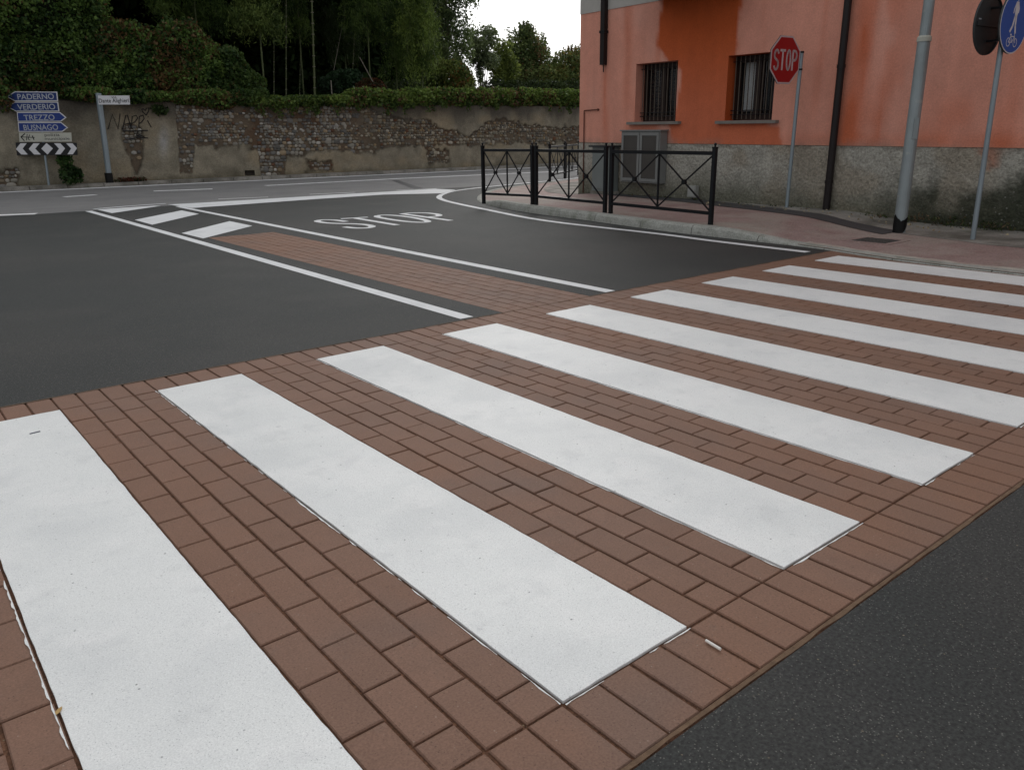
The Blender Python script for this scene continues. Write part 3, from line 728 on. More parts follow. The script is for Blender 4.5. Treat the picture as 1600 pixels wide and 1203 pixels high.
# ------------------------------------------------------------------ stop sign
sb_ = ground_at(1229, 325, .12); top = above(sb_, 1253, 81)
st = thing('stop_sign', 'red octagonal STOP sign on a thin grey pole before the orange house', 'traffic sign', (sb_[0], sb_[1], .12))
tp = np.array([sb_[0]+(top[0]-sb_[0])*1.0, sb_[1]+(top[1]-sb_[1])*1.0, top[2]])
mb = MB(); mb.tube([(sb_[0], sb_[1], .05), tuple(tp)], .030, 12); pole = mb.build('pole', 'galvanised', st)
ang = radians(6); R_ = np.array([cos(ang), -sin(ang), 0]); 
pc = above(sb_, 1228, 96)
rr = .385; apo = rr*cos(pi/8)
side = tp+(np.array([sb_[0], sb_[1], .12])-tp)*((top[2]-pc[2])/(top[2]-.12))
cen = side-R_*(apo+.035)+np.array([0, 0, 0]); cen = np.array([cen[0], cen[1], pc[2]])
F_ = Frame(cen, R_, (0, 0, 1))
if F_.N @ (CAM-cen) < 0: print('stop flipped')
oc = lambda r: [(r*cos(pi/8+k*pi/4), r*sin(pi/8+k*pi/4)) for k in range(8)]
mb = MB(); F_.poly(mb, oc(rr), -.012, .0); pl = mb.build('plate', 'sign_back', st)
mb = MB(); F_.poly(mb, oc(rr-.002), .0005, .0025); mb.build('border', 'sign_dull', pl)
mb = MB(); F_.poly(mb, oc(rr-.028), .003, .0045); mb.build('face', 'sign_red', pl)
# condensed capitals
def strokes_in(F, letters, x0, hgt, lw, gap, w_, m, parent, name='lettering', n0=.005, n1=.0062):
    x = x0
    for L in letters:
        mb = MB()
        for s_ in L: F.stroke(mb, [(x+a*lw, (b-.5)*hgt) for a, b in s_], w_, n0, n1)
        mb.build(name, m, parent); x += lw+gap
arc = lambda cx, cy, rx, ry, a0, a1, n=10: [(cx+rx*cos(radians(a0+(a1-a0)*k/n)), cy+ry*sin(radians(a0+(a1-a0)*k/n))) for k in range(n+1)]
LS = [arc(.5, .74, .42, .22, 20, 180, 8)+arc(.5, .70, .42, .18, 180, 250, 4)+arc(.5, .28, .42, .20, 70, 0, 4)+arc(.5, .24, .42, .22, 0, -160, 8)]
LT = [[(0, .96), (1, .96)], [(.5, .96), (.5, .02)]]
LO = [arc(.5, .5, .40, .47, 0, 360, 20)]
LP = [[(.1, .02), (.1, .96)], [(.1, .96), (.5, .96)]+arc(.5, .73, .42, .23, 90, -90, 8)+[(.1, .5)]]
strokes_in(F_, [LS, LT, LO, LP], -.275, .30, .112, .034, .036, 'sign_dull', pl)
for zc in (pc[2]+.13, pc[2]-.13):
    q = tp+(np.array([sb_[0], sb_[1], .12])-tp)*((top[2]-zc)/(top[2]-.12)); mb = MB()
    mb.tube([(q[0], q[1], zc-.014), (q[0], q[1], zc+.014)], .037, 12); 
    f2 = Frame((q[0], q[1], zc), R_, (0, 0, 1)); f2.poly(mb, [(-.11, -.012), (.05, -.012), (.05, .012), (-.11, .012)], -.045, -.035); mb.build('clamp', 'black_iron', st)

# ------------------------------------------------------------------ lamp post
lb = ground_at(1405, 360, .05); lp = thing('lamp_post', 'tall grey steel lamp post with chipped black foot on the red sidewalk', 'lamp post', (lb[0], lb[1], .04))
st_ = above(lb, 1444, 63); tpz = above(lb, 1452, 0)
drift = (st_-np.array([lb[0], lb[1], .05]))/(st_[2]-.05); Lp = lambda z: np.array([lb[0], lb[1], .05])+drift*(z-.05)
r1 = .082
mb = MB(); mb.tube([Lp(.0), Lp(st_[2])], [r1, r1-.004], 20); mb.build('lower_tube', 'lamp_steel', lp)
mb = MB(); mb.tube([Lp(st_[2]-.02), Lp(st_[2]+.03), Lp(st_[2]+.05)], [r1+.006, r1+.004, .07], 20); mb.build('collar', 'sign_cream', lp)
mb = MB(); mb.tube([Lp(st_[2]+.03), Lp(7.5)], [.068, .045], 18); mb.build('upper_tube', 'lamp_steel', lp)
V = []; F = []; n = 24                  # bitumen coat with a ragged top, worn away on the right side
for k in range(n):
    t = 2*pi*k/n; d_ = np.array([cos(t), sin(t), 0]); a_ = Lp(0)[:3]; side_ = d_ @ AX
    h1 = .20+.03*sin(3*t)+.02*random.random()-.02*side_; h0 = .0 if side_ < .0 else .13*side_
    V += [tuple(Lp(h0)+d_*(r1+.004)), tuple(Lp(h1)+d_*(r1+.004))]
for k in range(n): a, b = 2*k, 2*((k+1) % n); F.append((a, b, b+1, a+1))
mesh_obj('bitumen_foot', V, F, 'bitumen', lp)
mb = MB(); q = Lp(1.25); dv = np.array([AZ[0], AZ[1], 0])*-1; dv /= np.linalg.norm(dv); Rv = np.cross((0, 0, 1), dv)
f3 = Frame(q+dv*(r1+.003), Rv, (0, 0, 1)); f3.poly(mb, [(-.03, 0), (.03, 0), (.03, .26), (-.03, .26)], -.03, .004); mb.build('hatch_cover', 'lamp_steel', lp)
mb = MB(); a_ = Lp(7.5); mb.tube([a_, a_+np.array([-.3, .05, .25]), a_+np.array([-1.4, .2, .35])], .03, 10); mb.build('arm', 'lamp_steel', lp)
mb = MB(); e_ = a_+np.array([-1.4, .2, .35]); mb.box(e_[0]-.6, e_[0]+.05, e_[1]-.14, e_[1]+.14, e_[2]-.06, e_[2]+.07); mb.build('lantern', 'cabinet_grey', lp)

# ------------------------------------------------------------------ round path sign
rb_ = ground_at(1520, 372, .04); rtop = above(rb_, 1563, 82)
rs = thing('path_sign', 'round blue walking and cycling path sign on a grey pole at the right', 'traffic sign', (rb_[0], rb_[1], .04))
dr = (rtop-np.array([rb_[0], rb_[1], .04]))/(rtop[2]-.04); Rp = lambda z: np.array([rb_[0], rb_[1], .04])+dr*(z-.04)
mb = MB(); mb.tube([Rp(.0), Rp(rtop[2]+.85)], .031, 12); mb.build('pole', 'galvanised', rs)
zc = above(rb_, 1570, 37)[2]; RD = .34; a2 = radians(4)
R2 = np.array([cos(a2), -sin(a2), 0]); n2 = np.cross(R2, (0, 0, 1)); 
C2 = Rp(zc)+n2*.06; d_ = AX*1.0
C2 = C2+R2*.04+n2*.03
Fb = Frame(C2, R2, (0, 0, 1))
mb = MB(); Fb.poly(mb, disc2(0, 0, RD, n=40), -.02, 0); pl = mb.build('plate', 'sign_back', rs)
mb = MB(); Fb.poly(mb, disc2(0, 0, RD-.001, n=40), .0005, .0015); mb.build('border', 'sign_white', pl)
mb = MB(); Fb.poly(mb, disc2(0, 0, RD-.014, n=40), .002, .003); mb.build('face', 'sign_blue', pl)
wk = MB(); S_ = lambda pts, w_: Fb.stroke(wk, pts, w_, .0035, .0045)
Fb.poly(wk, disc2(.01, .262, .026), .0035, .0045)
Fb.poly(wk, [(-.025, .225), (.035, .225), (.05, .12), (.03, .05), (-.02, .05), (-.03, .12)], .0035, .0045)
S_([(-.01, .07), (-.04, -.04), (-.085, -.10)], .032); S_([(.02, .07), (.025, -.03), (.05, -.11)], .032); S_([(-.02, .21), (-.055, .14), (-.06, .10)], .018); S_([(.03, .21), (.06, .15), (.055, .11)], .018)
wk.build('pedestrian_symbol', 'sign_white', pl)
bk = MB(); S_ = lambda pts, w_: Fb.stroke(bk, pts, w_, .0035, .0045)
for cx_ in (-.085, .085): S_([(cx_+.045*cos(2*pi*k/16), -.215+.045*sin(2*pi*k/16)) for k in range(17)], .009)
S_([(-.085, -.215), (-.04, -.15), (.05, -.15), (.085, -.215)], .010); S_([(-.04, -.15), (0, -.215), (.05, -.15)], .010); S_([(-.085, -.215), (0, -.215)], .009)
S_([(-.045, -.135), (-.04, -.15)], .009); S_([(-.06, -.13), (-.03, -.13)], .012); S_([(.05, -.15), (.045, -.115), (.065, -.108)], .009)
bk.build('bicycle_symbol', 'sign_white', pl)
C3 = Rp(zc)-n2*.17-R2*.05-np.array([0, 0, .0]); Fk = Frame(C3, R2, (0, 0, 1))
mb = MB(); Fk.poly(mb, disc2(0, 0, RD, n=40), -.003, .0); 
ring = disc2(0, 0, RD, n=40)
for k in range(40): (x0, y0), (x1, y1) = ring[k], ring[(k+1) % 40]; Fk.poly(mb, [(x0*.985, y0*.985), (x0, y0), (x1, y1), (x1*.985, y1*.985)], -.002, .022)
bp_ = mb.build('rear_plate', 'sign_back', rs, label='dark back of a second round sign facing away')
mb = MB(); Fk.poly(mb, [(-.26, -.02), (.26, -.02), (.26, .02), (-.26, .02)], .001, .014); mb.build('rail', 'sign_back', bp_)
mb = MB(); Fk.poly(mb, [(-.23, .045), (-.17, .045), (-.17, .06), (-.23, .06)], .001, .003); mb.build('sticker', 'sign_text', bp_)
for z_ in (zc-.18, zc+.18):
    q = Rp(z_); mb = MB(); mb.tube([q-np.array([0, 0, .014]), q+np.array([0, 0, .014])], .038, 12)
    f2 = Frame(q, R2, (0, 0, 1)); f2.poly(mb, [(-.02, -.012), (.02, -.012), (.02, .012), (-.02, .012)], -.17, .07); mb.build('clamp', 'black_iron', rs)

# ------------------------------------------------------------------ small litter on the paving
q = ground_at(54, 676, .004); t = thing('tape_scrap', 'tiny scrap of dark blue tape stuck on the far end of the leftmost white bar', 'tape', tuple(q))
mb = MB(); mb.box(q[0]-.022, q[0]+.026, q[1]-.006, q[1]+.006, .0036, .0052); mb.V = [(q[0]+(x-q[0])*.98-(y-q[1])*.1, y+(x-q[0])*.12, z) for x, y, z in mb.V]; mb.build('strip', 'tape', t)
q = ground_at(1113, 1007, .004); t = thing('chalk_stick', 'thin white stick lying on the border bricks below the third white bar', 'stick', tuple(q))
a = ground_at(1103, 1000, .006); b = ground_at(1126, 1014, .006); mb = MB(); mb.tube([a, b], .0042, 8); mb.build('stick', 'chalk', t)
q = ground_at(93, 1111, .003); t = thing('dry_leaf', 'small yellow brown dry leaf at the left edge of the leftmost white bar', 'leaf', tuple(q))
mb = MB(); pts = [(-.016, .0), (-.008, .008), (.004, .007), (.016, .001), (.004, -.006), (-.008, -.007)]
mb.add([(q[0]+x*.6-y*.7, q[1]+x*.8+y*.5, .006+.25*abs(y)) for x, y in pts]+[(q[0], q[1], .005)], [(i, (i+1) % 6, 6) for i in range(6)]); mb.build('blade', 'dry_leaf', t)
# grit lying in the joints and along the asphalt edge
mb = MB()
for k in range(500):
    r_ = random.random()
    if r_ < .55: x = random.uniform(.2, 5); y = -.255+random.gauss(0, .008)
    elif r_ < .8: x = round(random.uniform(.3, 4)/.125)*.125+random.gauss(0, .002); y = random.uniform(-.25, 0)
    else:
        i = random.randint(0, 3); x = i+.5+random.randint(0, 4)*.125; y = random.uniform(0, 3.4)
    s_ = random.uniform(.001, .0024)
    c_ = (x, y, .0005); mb.add([(x-s_, y, -.002), (x, y-s_, -.002), (x+s_, y, -.002), (x, y+s_, -.002), (x+random.gauss(0, .0005), y, s_)], [(0, 1, 4), (1, 2, 4), (2, 3, 4), (3, 0, 4)])
o = mb.build('grit', 'dust_sand', kind='stuff'); props(o, 'pale grit scattered in the brick joints and along the asphalt edge', 'grit')

# ------------------------------------------------------------------ old boundary wall
WY = lambda x: 26.75-.03*(np.asarray(x)-3.0)
WH = 2.52
wall = thing('stone_wall', 'long old garden wall of river stones under crumbling grey plaster along the main road', 'wall', (14, float(WY(14)), 0))
def rect_exposed(u, h, x, z):
    nz_ = (fbm(x*1.6, z*1.6, 0, 101, 4)-.5); n2_ = (fbm(x*6, z*6, 0, 102, 3)-.5); W = nz_*.75+n2_*.40
    hb = np.interp(u, [0, 272, 281, 300, 304, 330, 338, 380, 402, 407, 444, 449, 520, 560, 620, 700, 760, 905, 1200], [3, 3, .25, .2, 1.2, 1.25, 1.08, 1.05, .95, .18, .15, .80, .85, .80, .92, 1.0, .95, .95, 1.0])
    ht = np.interp(u, [0, 560, 590, 620, 660, 700, 730, 760, 800, 860, 905, 1200], [3, 3, 2.25, 2.05, 1.85, 1.5, 1.35, 1.75, 1.9, 1.65, 1.6, 1.8])
    sd = np.minimum(h-hb, ht-h)+W*.6
    sd = np.maximum(sd, np.minimum(.55-h, (26-u)/40.)+W*.4)
    cu = np.interp(h, [.3, .8, 1.3, 1.9], [213, 214, 208, 204]); hw = np.interp(h, [.25, .5, .9, 1.45, 1.75, 1.85], [0, 6, 11, 17, 15, 0])
    sd = np.maximum(sd, np.where((h > .3) & (h < 1.85), (hw-np.abs(u-cu))/40., -1)+W*.30)
    sd = np.maximum(sd, np.minimum(np.minimum(h-.12, .58-h), (20-np.abs(u-500))/40.)+W*.55)
    sd = np.maximum(sd, np.minimum(np.minimum(h-.35, .80-h), (14-np.abs(u-686))/40.)+W*.55)
    sd = np.maximum(sd, .12*(1-np.abs(u-60)/60)-.25+nz_*.5)
    return sd
xl = np.unique(np.round(np.concatenate([np.arange(-20, 1.5, .4), np.arange(1.5, 29, .035), np.arange(29, 80, .5)]), 4)); zl = np.arange(-.05, WH+.01, .035)
XX, ZZ = np.meshgrid(xl, zl, indexing='ij'); x, z = XX.ravel(), ZZ.ravel(); Pw = np.stack([x, WY(x), z], 1)
d = Pw-CAM; dz_ = d @ AZ; uu = 800+FOC*(d @ AX)/dz_
E_ = rect_exposed(uu, z, x, z); pm = sstep(.05, -.04, E_+.10*(fbm(x*14, z*14, 0, 103, 2)-.5))
off = pm*(.055+.018*(fbm(x*3, z*3, 0, 111, 3)-.5))+(1-pm)*(.014*(fbm(x*9, z*9, 0, 112, 3)-.5))
V = Pw.copy(); V[:, 1] -= off; nz = len(zl)
idx = np.arange(len(xl)*nz).reshape(len(xl), nz)
F = np.stack([idx[:-1, :-1], idx[1:, :-1], idx[1:, 1:], idx[:-1, 1:]], -1).reshape(-1, 4)
hp = at_y(389, 266, float(WY(11.0))); fx = V[F].mean(1); keep = ~((abs(fx[:, 0]-hp[0]) < .17) & (fx[:, 2] > .12) & (fx[:, 2] < .30)); F = F[keep]
n1 = fbm(x*.8, z*1.0, 0, 121, 4); n2 = fbm(x*3.2, z*3.2, 0, 122, 4); n3 = fbm(x*2.2, z*.35, 0, 123, 3)
pl_ = np.array([.215, .192, .145])*(1+.9*(n2[:, None]-.5)); k = (sstep(.45, .7, n1)*.7)[:, None]; pl_ = pl_*(1-k)+np.array([.27, .22, .145])*k
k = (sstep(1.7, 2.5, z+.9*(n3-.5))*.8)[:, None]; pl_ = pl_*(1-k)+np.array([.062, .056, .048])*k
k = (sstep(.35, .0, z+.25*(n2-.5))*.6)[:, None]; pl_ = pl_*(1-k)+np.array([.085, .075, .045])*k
k = (np.exp(-((uu-255)/7)**2)*np.exp(-((z-1.3)/.38)**2)*.7*sstep(.35, .6, n2))[:, None]; pl_ = pl_*(1-k)+np.array([.36, .36, .36])*k
mo = np.array([.115, .088, .062])*(1+.8*(n2[:, None]-.5)); k = (sstep(.55, .7, n1)*.6)[:, None]; mo = mo*(1-k)+np.array([.11, .060, .034])*k
k = sstep(.5, .7, fbm(x*1.7, z*2.5, 0, 125, 3))[:, None]*.5; mo = mo*(1-k)+np.array([.13, .11, .085])*k
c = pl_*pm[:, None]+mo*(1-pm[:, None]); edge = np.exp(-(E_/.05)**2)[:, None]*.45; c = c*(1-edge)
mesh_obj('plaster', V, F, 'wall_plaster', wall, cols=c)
b = MB()
for (x0, x1) in ((-20, 80),):
    b.hexa([(x0, float(WY(x0))+.06, -.1), (x1, float(WY(x1))+.06, -.1), (x1, float(WY(x1))+.5, -.1), (x0, float(WY(x0))+.5, -.1),
            (x0, float(WY(x0))+.0, WH+.02), (x1, float(WY(x1))+.0, WH+.02), (x1, float(WY(x1))+.5, WH+.05), (x0, float(WY(x0))+.5, WH+.05)])
mesh_obj('core', b.V, b.F, 'river_stone', wall, cols=np.tile([.045, .038, .03], (8, 1)))
# the stones
def ico():
    t = (1+5**.5)/2; V = [(-1, t, 0), (1, t, 0), (-1, -t, 0), (1, -t, 0), (0, -1, t), (0, 1, t), (0, -1, -t), (0, 1, -t), (t, 0, -1), (t, 0, 1), (-t, 0, -1), (-t, 0, 1)]
    F = [(0, 11, 5), (0, 5, 1), (0, 1, 7), (0, 7, 10), (0, 10, 11), (1, 5, 9), (5, 11, 4), (11, 10, 2), (10, 7, 6), (7, 1, 8), (3, 9, 4), (3, 4, 2), (3, 2, 6), (3, 6, 8), (3, 8, 9), (4, 9, 5), (2, 4, 11), (6, 2, 10), (8, 6, 7), (9, 8, 1)]
    V = [np.array(v)/np.linalg.norm(v) for v in V]; cache = {}; F2 = []
    def mid(a, b_):
        k_ = (min(a, b_), max(a, b_))
        if k_ not in cache: m_ = V[a]+V[b_]; V.append(m_/np.linalg.norm(m_)); cache[k_] = len(V)-1
        return cache[k_]
    for a, b_, c_ in F: x_, y_, w_ = mid(a, b_), mid(b_, c_), mid(c_, a); F2 += [(a, x_, w_), (b_, y_, x_), (c_, w_, y_), (x_, y_, w_)]
    V = np.array(V); V = np.sign(V)*np.abs(V)**.88; return V, np.array(F2)
IV, IF = ico(); keepf = (IV[IF][:, :, 1].mean(1) < .35); IFh = IF[keepf]
stones = []; h = .06
while h < WH-.03:
    rh = random.uniform(.075, .145); xx = 1.2+random.random()*.3; bricky = False; ph = random.random()*9
    while xx < 29:
        big = random.random() < .10
        w_ = rh*random.uniform(.8, 1.7)*(1.3 if bricky else 1); cx = xx+w_/2; hh_ = h+rh/2+.05*(float(vnoise(cx*.9, ph))-.5)+random.uniform(-.018, .018)
        u_ = project((cx, float(WY(cx)), hh_))[0]
        e = float(rect_exposed(np.array([u_]), np.array([hh_]), np.array([cx]), np.array([hh_]))[0])
        gap = float(fbm(cx*1.1, hh_*1.8, 0, 131, 3))
        if e > .0 and random.random() < (.95 if gap > .47 else .5)*min(1, .45+e*6) and not (abs(cx-hp[0]) < .24 and hh_ < .36):
            k_ = random.uniform(1.15, 1.4) if big else random.uniform(.78, 1.0)
            stones.append((cx, hh_, w_*k_*1.06, rh*k_*random.uniform(.98, 1.14), bricky, u_))
        xx += w_*random.uniform(.92, 1.06)
    h += rh
stones.sort(key=lambda s_: -s_[2]*s_[3])
pal = np.array([(.24, .225, .19), (.17, .165, .155), (.31, .29, .25), (.13, .125, .115), (.21, .17, .12), (.26, .20, .13), (.40, .385, .35), (.10, .095, .09)])
aV, aF, aC = [], [], []; n_ = 0
for k_, (cx, hh_, w_, rh, br, u_) in enumerate(stones):
    col_ = pal[rng.choice(len(pal), p=[.24, .18, .16, .11, .12, .08, .05, .06])]*random.uniform(.7, 1.15)
    if br or random.random() < .03: col_ = np.array([.15, .075, .045])*random.uniform(.6, 1.1)
    if u_ > 560: col_ = col_*.90*np.array([1.0, .95, .85])
    r_ = random.uniform(-.12, .12); v_ = IV*np.array([w_/2, random.uniform(.022, .042), rh/2])*(1+.10*(rng.random((len(IV), 1))-.5))
    v_ = np.stack([v_[:, 0]*cos(r_)-v_[:, 2]*sin(r_), v_[:, 1], v_[:, 0]*sin(r_)+v_[:, 2]*cos(r_)], 1)+np.array([cx, float(WY(cx))-.004, hh_])
    dirt = np.clip(.55+.45*(v_[:, 2:3]-hh_)/(rh/2), .35, 1); cc = np.tile(col_, (len(v_), 1))
    if k_ < 295: mesh_obj('stone', v_, IFh, 'river_stone', wall, cols=cc, smooth=True, origin=(cx, float(WY(cx)), hh_))
    else: aV.append(v_); aF.append(IFh+n_); aC.append(cc); n_ += len(v_)
mesh_obj('stone_field', np.concatenate(aV), np.concatenate(aF), 'river_stone', wall, cols=np.concatenate(aC), smooth=True, kind='stuff')
# scrawl on the plaster
def wall_pt(u, v, o_=.062):
    p_ = at_y(u, v, 26.6)
    for _ in range(3): p_ = at_y(u, v, float(WY(p_[0]))-o_)
    return p_
Z3 = lambda x_, y_: wall_pt(x_/5.926, 130+y_/5.926)
gmb = MB()
for s_ in ([(1000, 430), (1040, 290), (1095, 425), (1112, 285)], [(1135, 430), (1165, 300), (1180, 295), (1215, 425)], [(1150, 385), (1210, 370)],
           [(1215, 415), (1225, 310), (1260, 300), (1275, 325), (1250, 360), (1222, 375)], [(1285, 415), (1290, 310), (1325, 300), (1335, 330), (1310, 365), (1288, 375)],
           [(1365, 345), (1400, 410)], [(1368, 312), (1374, 318)], [(1140, 445), (1370, 440)], [(1355, 300), (1320, 265), (1312, 245), (1330, 240), (1345, 258), (1355, 235), (1375, 232), (1378, 255), (1355, 300)],
           [(1275, 450), (1262, 490), (1290, 478), (1340, 505)], [(1190, 520), (1280, 505), (1372, 510)], [(1268, 490), (1300, 495)]):
    P_ = [Z3(*q_) for q_ in s_]
    gmb.tube(P_, .016, 5)
gmb.build('graffiti', 'graffiti', wall)
# low footpath at the foot of the wall
b = MB(); y0 = lambda x_: float(WY(x_))-.48
x_ = -30.
fp = props(sheet('wall_footpath', [[(-30, y0(-30)), (120, y0(120)), (120, float(WY(120))), (-30, float(WY(-30)))]], .10, 'concrete_strip'), kind='structure')
while x_ < 60:
    e = x_+.98; b = MB(); b.hexa([(x_, y0(x_)-.12, -.02), (e, y0(e)-.12, -.02), (e, y0(e)+.002, -.02), (x_, y0(x_)+.002, -.02), (x_, y0(x_)-.10, .104), (e, y0(e)-.10, .104), (e, y0(e)+.002, .104), (x_, y0(x_)+.002, .104)])
    b.build('kerb_stone', 'kerb_stone' if random.random() < .0 else 'concrete_strip', fp); x_ += 1.0

# ------------------------------------------------------------------ signs by the wall
dbp = at_y(76, 287, float(WY(4.8))-.45); dbp[2] = .1
ds = thing('direction_sign', 'stack of blue place name arrows over a black and white chevron board', 'road sign', tuple(dbp))
Rs = np.array([cos(YAW), sin(YAW), 0])
def bframe(base, tilt=0): return Frame((base[0], base[1], 0), Rs, (0, 0, 1))
FB = bframe(dbp); Q = lambda u, v: (float((above(dbp, u, v)-FB.o) @ FB.R), float(above(dbp, u, v)[2]))
mb = MB(); t0 = above(dbp, 57, 143); mb.tube([FB.p(*Q(76, 287), 0)-np.array([0, 0, .05]), FB.p(Q(57.5, 143)[0], Q(57, 143)[1], 0)], .033, 10); mb.build('pole', 'galvanised', ds)
def shrink(pts, d_):
    P_ = np.array(pts); c_ = P_.mean(0); o_ = []
    n = len(P_)
    for i in range(n):
        a, b_, c2 = P_[i-1], P_[i], P_[(i+1) % n]; e1 = (b_-a)/np.linalg.norm(b_-a); e2 = (c2-b_)/np.linalg.norm(c2-b_)
        n1_ = np.array([-e1[1], e1[0]]); n2_ = np.array([-e2[1], e2[0]])
        if (c_-b_) @ n1_ < 0: n1_ = -n1_
        if (c_-(b_+c2)/2) @ n2_ < 0: n2_ = -n2_
        m_ = n1_+n2_; o_.append(b_+m_/(m_ @ m_)*2*d_)
    return [tuple(p_) for p_ in o_]
for (txt, pts, tc_, tw, bm) in (
    ('PADERNO', [(12, 151.5), (25, 143.5), (90.5, 144), (92, 158.5), (25, 158.8)], (57.5, 151.5), 57, 'sign_blue_dull'),
    ('VERDERIO', [(12, 167), (25, 159.6), (92, 159.6), (94, 174.6), (27, 174.8)], (58.5, 167.5), 59, 'sign_blue_dull'),
    ('TREZZO', [(28, 175.8), (95, 175.6), (105, 184.2), (96.5, 190.4), (29.5, 190.6)], (63, 184), 48, 'board_blue'),
    ('BUSNAGO', [(29.5, 191.6), (97, 191.4), (107.5, 200), (99, 206.2), (31, 206.4)], (65.5, 199.5), 54, 'board_blue')):
    q2 = [Q(*p_) for p_ in pts]
    mb = MB(); FB.poly(mb, q2[::-1], .035, .055); bd = mb.build('direction_board', 'sign_white', ds)
    mb = MB(); FB.poly(mb, shrink(q2[::-1], .022), .0552, .058); mb.build('face', bm, bd)
    c_ = Q(*tc_); wd = abs(Q(tc_[0]+tw/2, tc_[1])[0]-Q(tc_[0]-tw/2, tc_[1])[0]); text_part(txt, FB, c_[0], c_[1], .155, 'sign_text', bd, width=wd, n=.0595, bold=.012)
q2 = [Q(*p_) for p_ in ((31, 207.6), (112.5, 207.6), (113.5, 221.6), (32, 222))]
mb = MB(); FB.poly(mb, q2[::-1], .035, .055); bd = mb.build('white_board', 'sign_cream', ds)
for (txt, cx, cy, tw) in (('polizia', 83, 211.7, 23), ('municipale', 91, 217.6, 38)):
    c_ = Q(cx, cy); text_part(txt, FB, c_[0], c_[1], .115 if txt == 'polizia' else .10, 'dark_grey_print', bd, width=tw/1231*depth(dbp), n=.0565, bold=.01)
mb = MB(); S4 = lambda pts, w_: FB.stroke(mb, [Q(x_/5.926, 130+y_/5.926) for x_, y_ in pts], w_, .0555, .057)
S4([(205, 500), (330, 505)], .02); S4([(240, 470), (205, 500), (235, 535)], .03); S4([(262, 475), (255, 530)], .02); S4([(285, 480), (270, 520), (290, 530)], .02); S4([(310, 490), (325, 525)], .03)
mb.build('arrow_and_scrawl', 'black_paint', bd)
q2 = [Q(*p_) for p_ in ((26, 223), (121, 223.4), (122.5, 242.6), (28, 243))]
mb = MB(); FB.poly(mb, q2[::-1], .035, .055); bd = mb.build('chevron_board', 'black_paint', ds)
Zc = lambda x_, y_: Q(x_/5.926, 130+y_/5.926)
for nm, pts in (('chevron', [(158, 612), (200, 558), (258, 558), (220, 608), (268, 662), (208, 662)]), ('chevron', [(276, 610), (320, 558), (378, 558), (336, 608), (388, 662), (326, 662)]),
            ('diamond', [(392, 608), (440, 556), (500, 606), (450, 662)]),
            ('chevron', [(510, 558), (568, 558), (612, 606), (570, 660), (520, 660), (556, 608)]), ('chevron', [(622, 558), (680, 558), (722, 604), (684, 660), (634, 660), (668, 606)])):
    mb = MB(); FB.poly(mb, [Zc(*p_) for p_ in pts][::-1], .0555, .057); mb.build(nm, 'sign_white', bd)
sbp = at_y(171, 285, float(WY(6.2))-.45); sbp[2] = .1
ss = thing('street_name_sign', 'white street name plate at the top of a grey blue pole by the wall', 'road sign', tuple(sbp))
FS = bframe(sbp); Q2 = lambda u, v: (float((above(sbp, u, v)-FS.o) @ FS.R), float(above(sbp, u, v)[2]))
mb = MB(); pa, pb_ = Q2(171.5, 285), Q2(153.5, 146); mb.tube([FS.p(pa[0], .05, 0), FS.p(pb_[0], pb_[1], 0)], .085, 14); mb.build('pole', 'galvanised', ss)
mb = MB(); pf = Q2(170.5, 279); mb.tube([FS.p(pa[0], .09, 0), FS.p(pf[0], .40, 0)], .115, 14); mb.build('foot_sleeve', 'bitumen', ss)
q2 = [Q2(*p_) for p_ in ((156, 150), (204.5, 150), (205.5, 164), (157, 164))]
mb = MB(); FS.poly(mb, q2[::-1], .09, .12); bd = mb.build('name_plate', 'sign_white', ss)
c_ = Q2(181, 153); text_part('VIA', FS, c_[0], c_[1], .06, 'black_paint', bd, width=.16, n=.1215)
c_ = Q2(181, 158.8); text_part('Dante Alighieri', FS, c_[0], c_[1], .15, 'black_paint', bd, width=.90, n=.1215, bold=.012)

# ------------------------------------------------------------------ leaves
def leaf_geo(P, ln, wd, cols, down=0.0, flat=.0, r=rng):
    n = len(P); a = r.normal(size=(n, 3)); a[:, 2] -= down; a /= np.linalg.norm(a, axis=1)[:, None]
    q = r.normal(size=(n, 3)); q[:, 2] += flat; b_ = np.cross(a, q); b_ /= np.linalg.norm(b_, axis=1)[:, None]
    L = ln*(.6+.8*r.random((n, 1))); W_ = wd*(.6+.8*r.random((n, 1)))
    V = np.stack([P-a*L/2, P+b_*W_/2-a*L*.08, P+a*L/2, P-b_*W_/2-a*L*.08], 1).reshape(-1, 3)
    return V, np.arange(4*n).reshape(n, 4), np.repeat(cols, 4, axis=0)
def blob(u, v, Y, ru, rv, rd=None):
    c_ = at_y(u, v, Y); s_ = depth(c_)/FOC; return (*c_, ru*s_, (rd or ru*s_*.8), rv*s_)
def blob_pts(blobs, n, lump=.5, thin=.20, seed=0, lsc=1.2, hollow=True):
    B = np.array(blobs, float); wt = B[:, 3]*B[:, 5]+B[:, 3]*B[:, 4]; wt /= wt.sum(); k = rng.choice(len(B), n, p=wt); d_ = rng.normal(size=(n, 3)); d_ /= np.linalg.norm(d_, axis=1)[:, None]
    R = 1-np.abs(rng.normal(size=n))*thin; dd_ = d_*B[k, 3:6]; C_ = B[k, :3]
    nn = fbm((C_+dd_)[:, 0]*lsc, (C_+dd_)[:, 1]*lsc, (C_+dd_)[:, 2]*lsc, seed+5, 3)
    R = R*(1-lump/2+lump*nn*1.2); return C_+dd_*np.clip(R, .05, 1.5)[:, None]
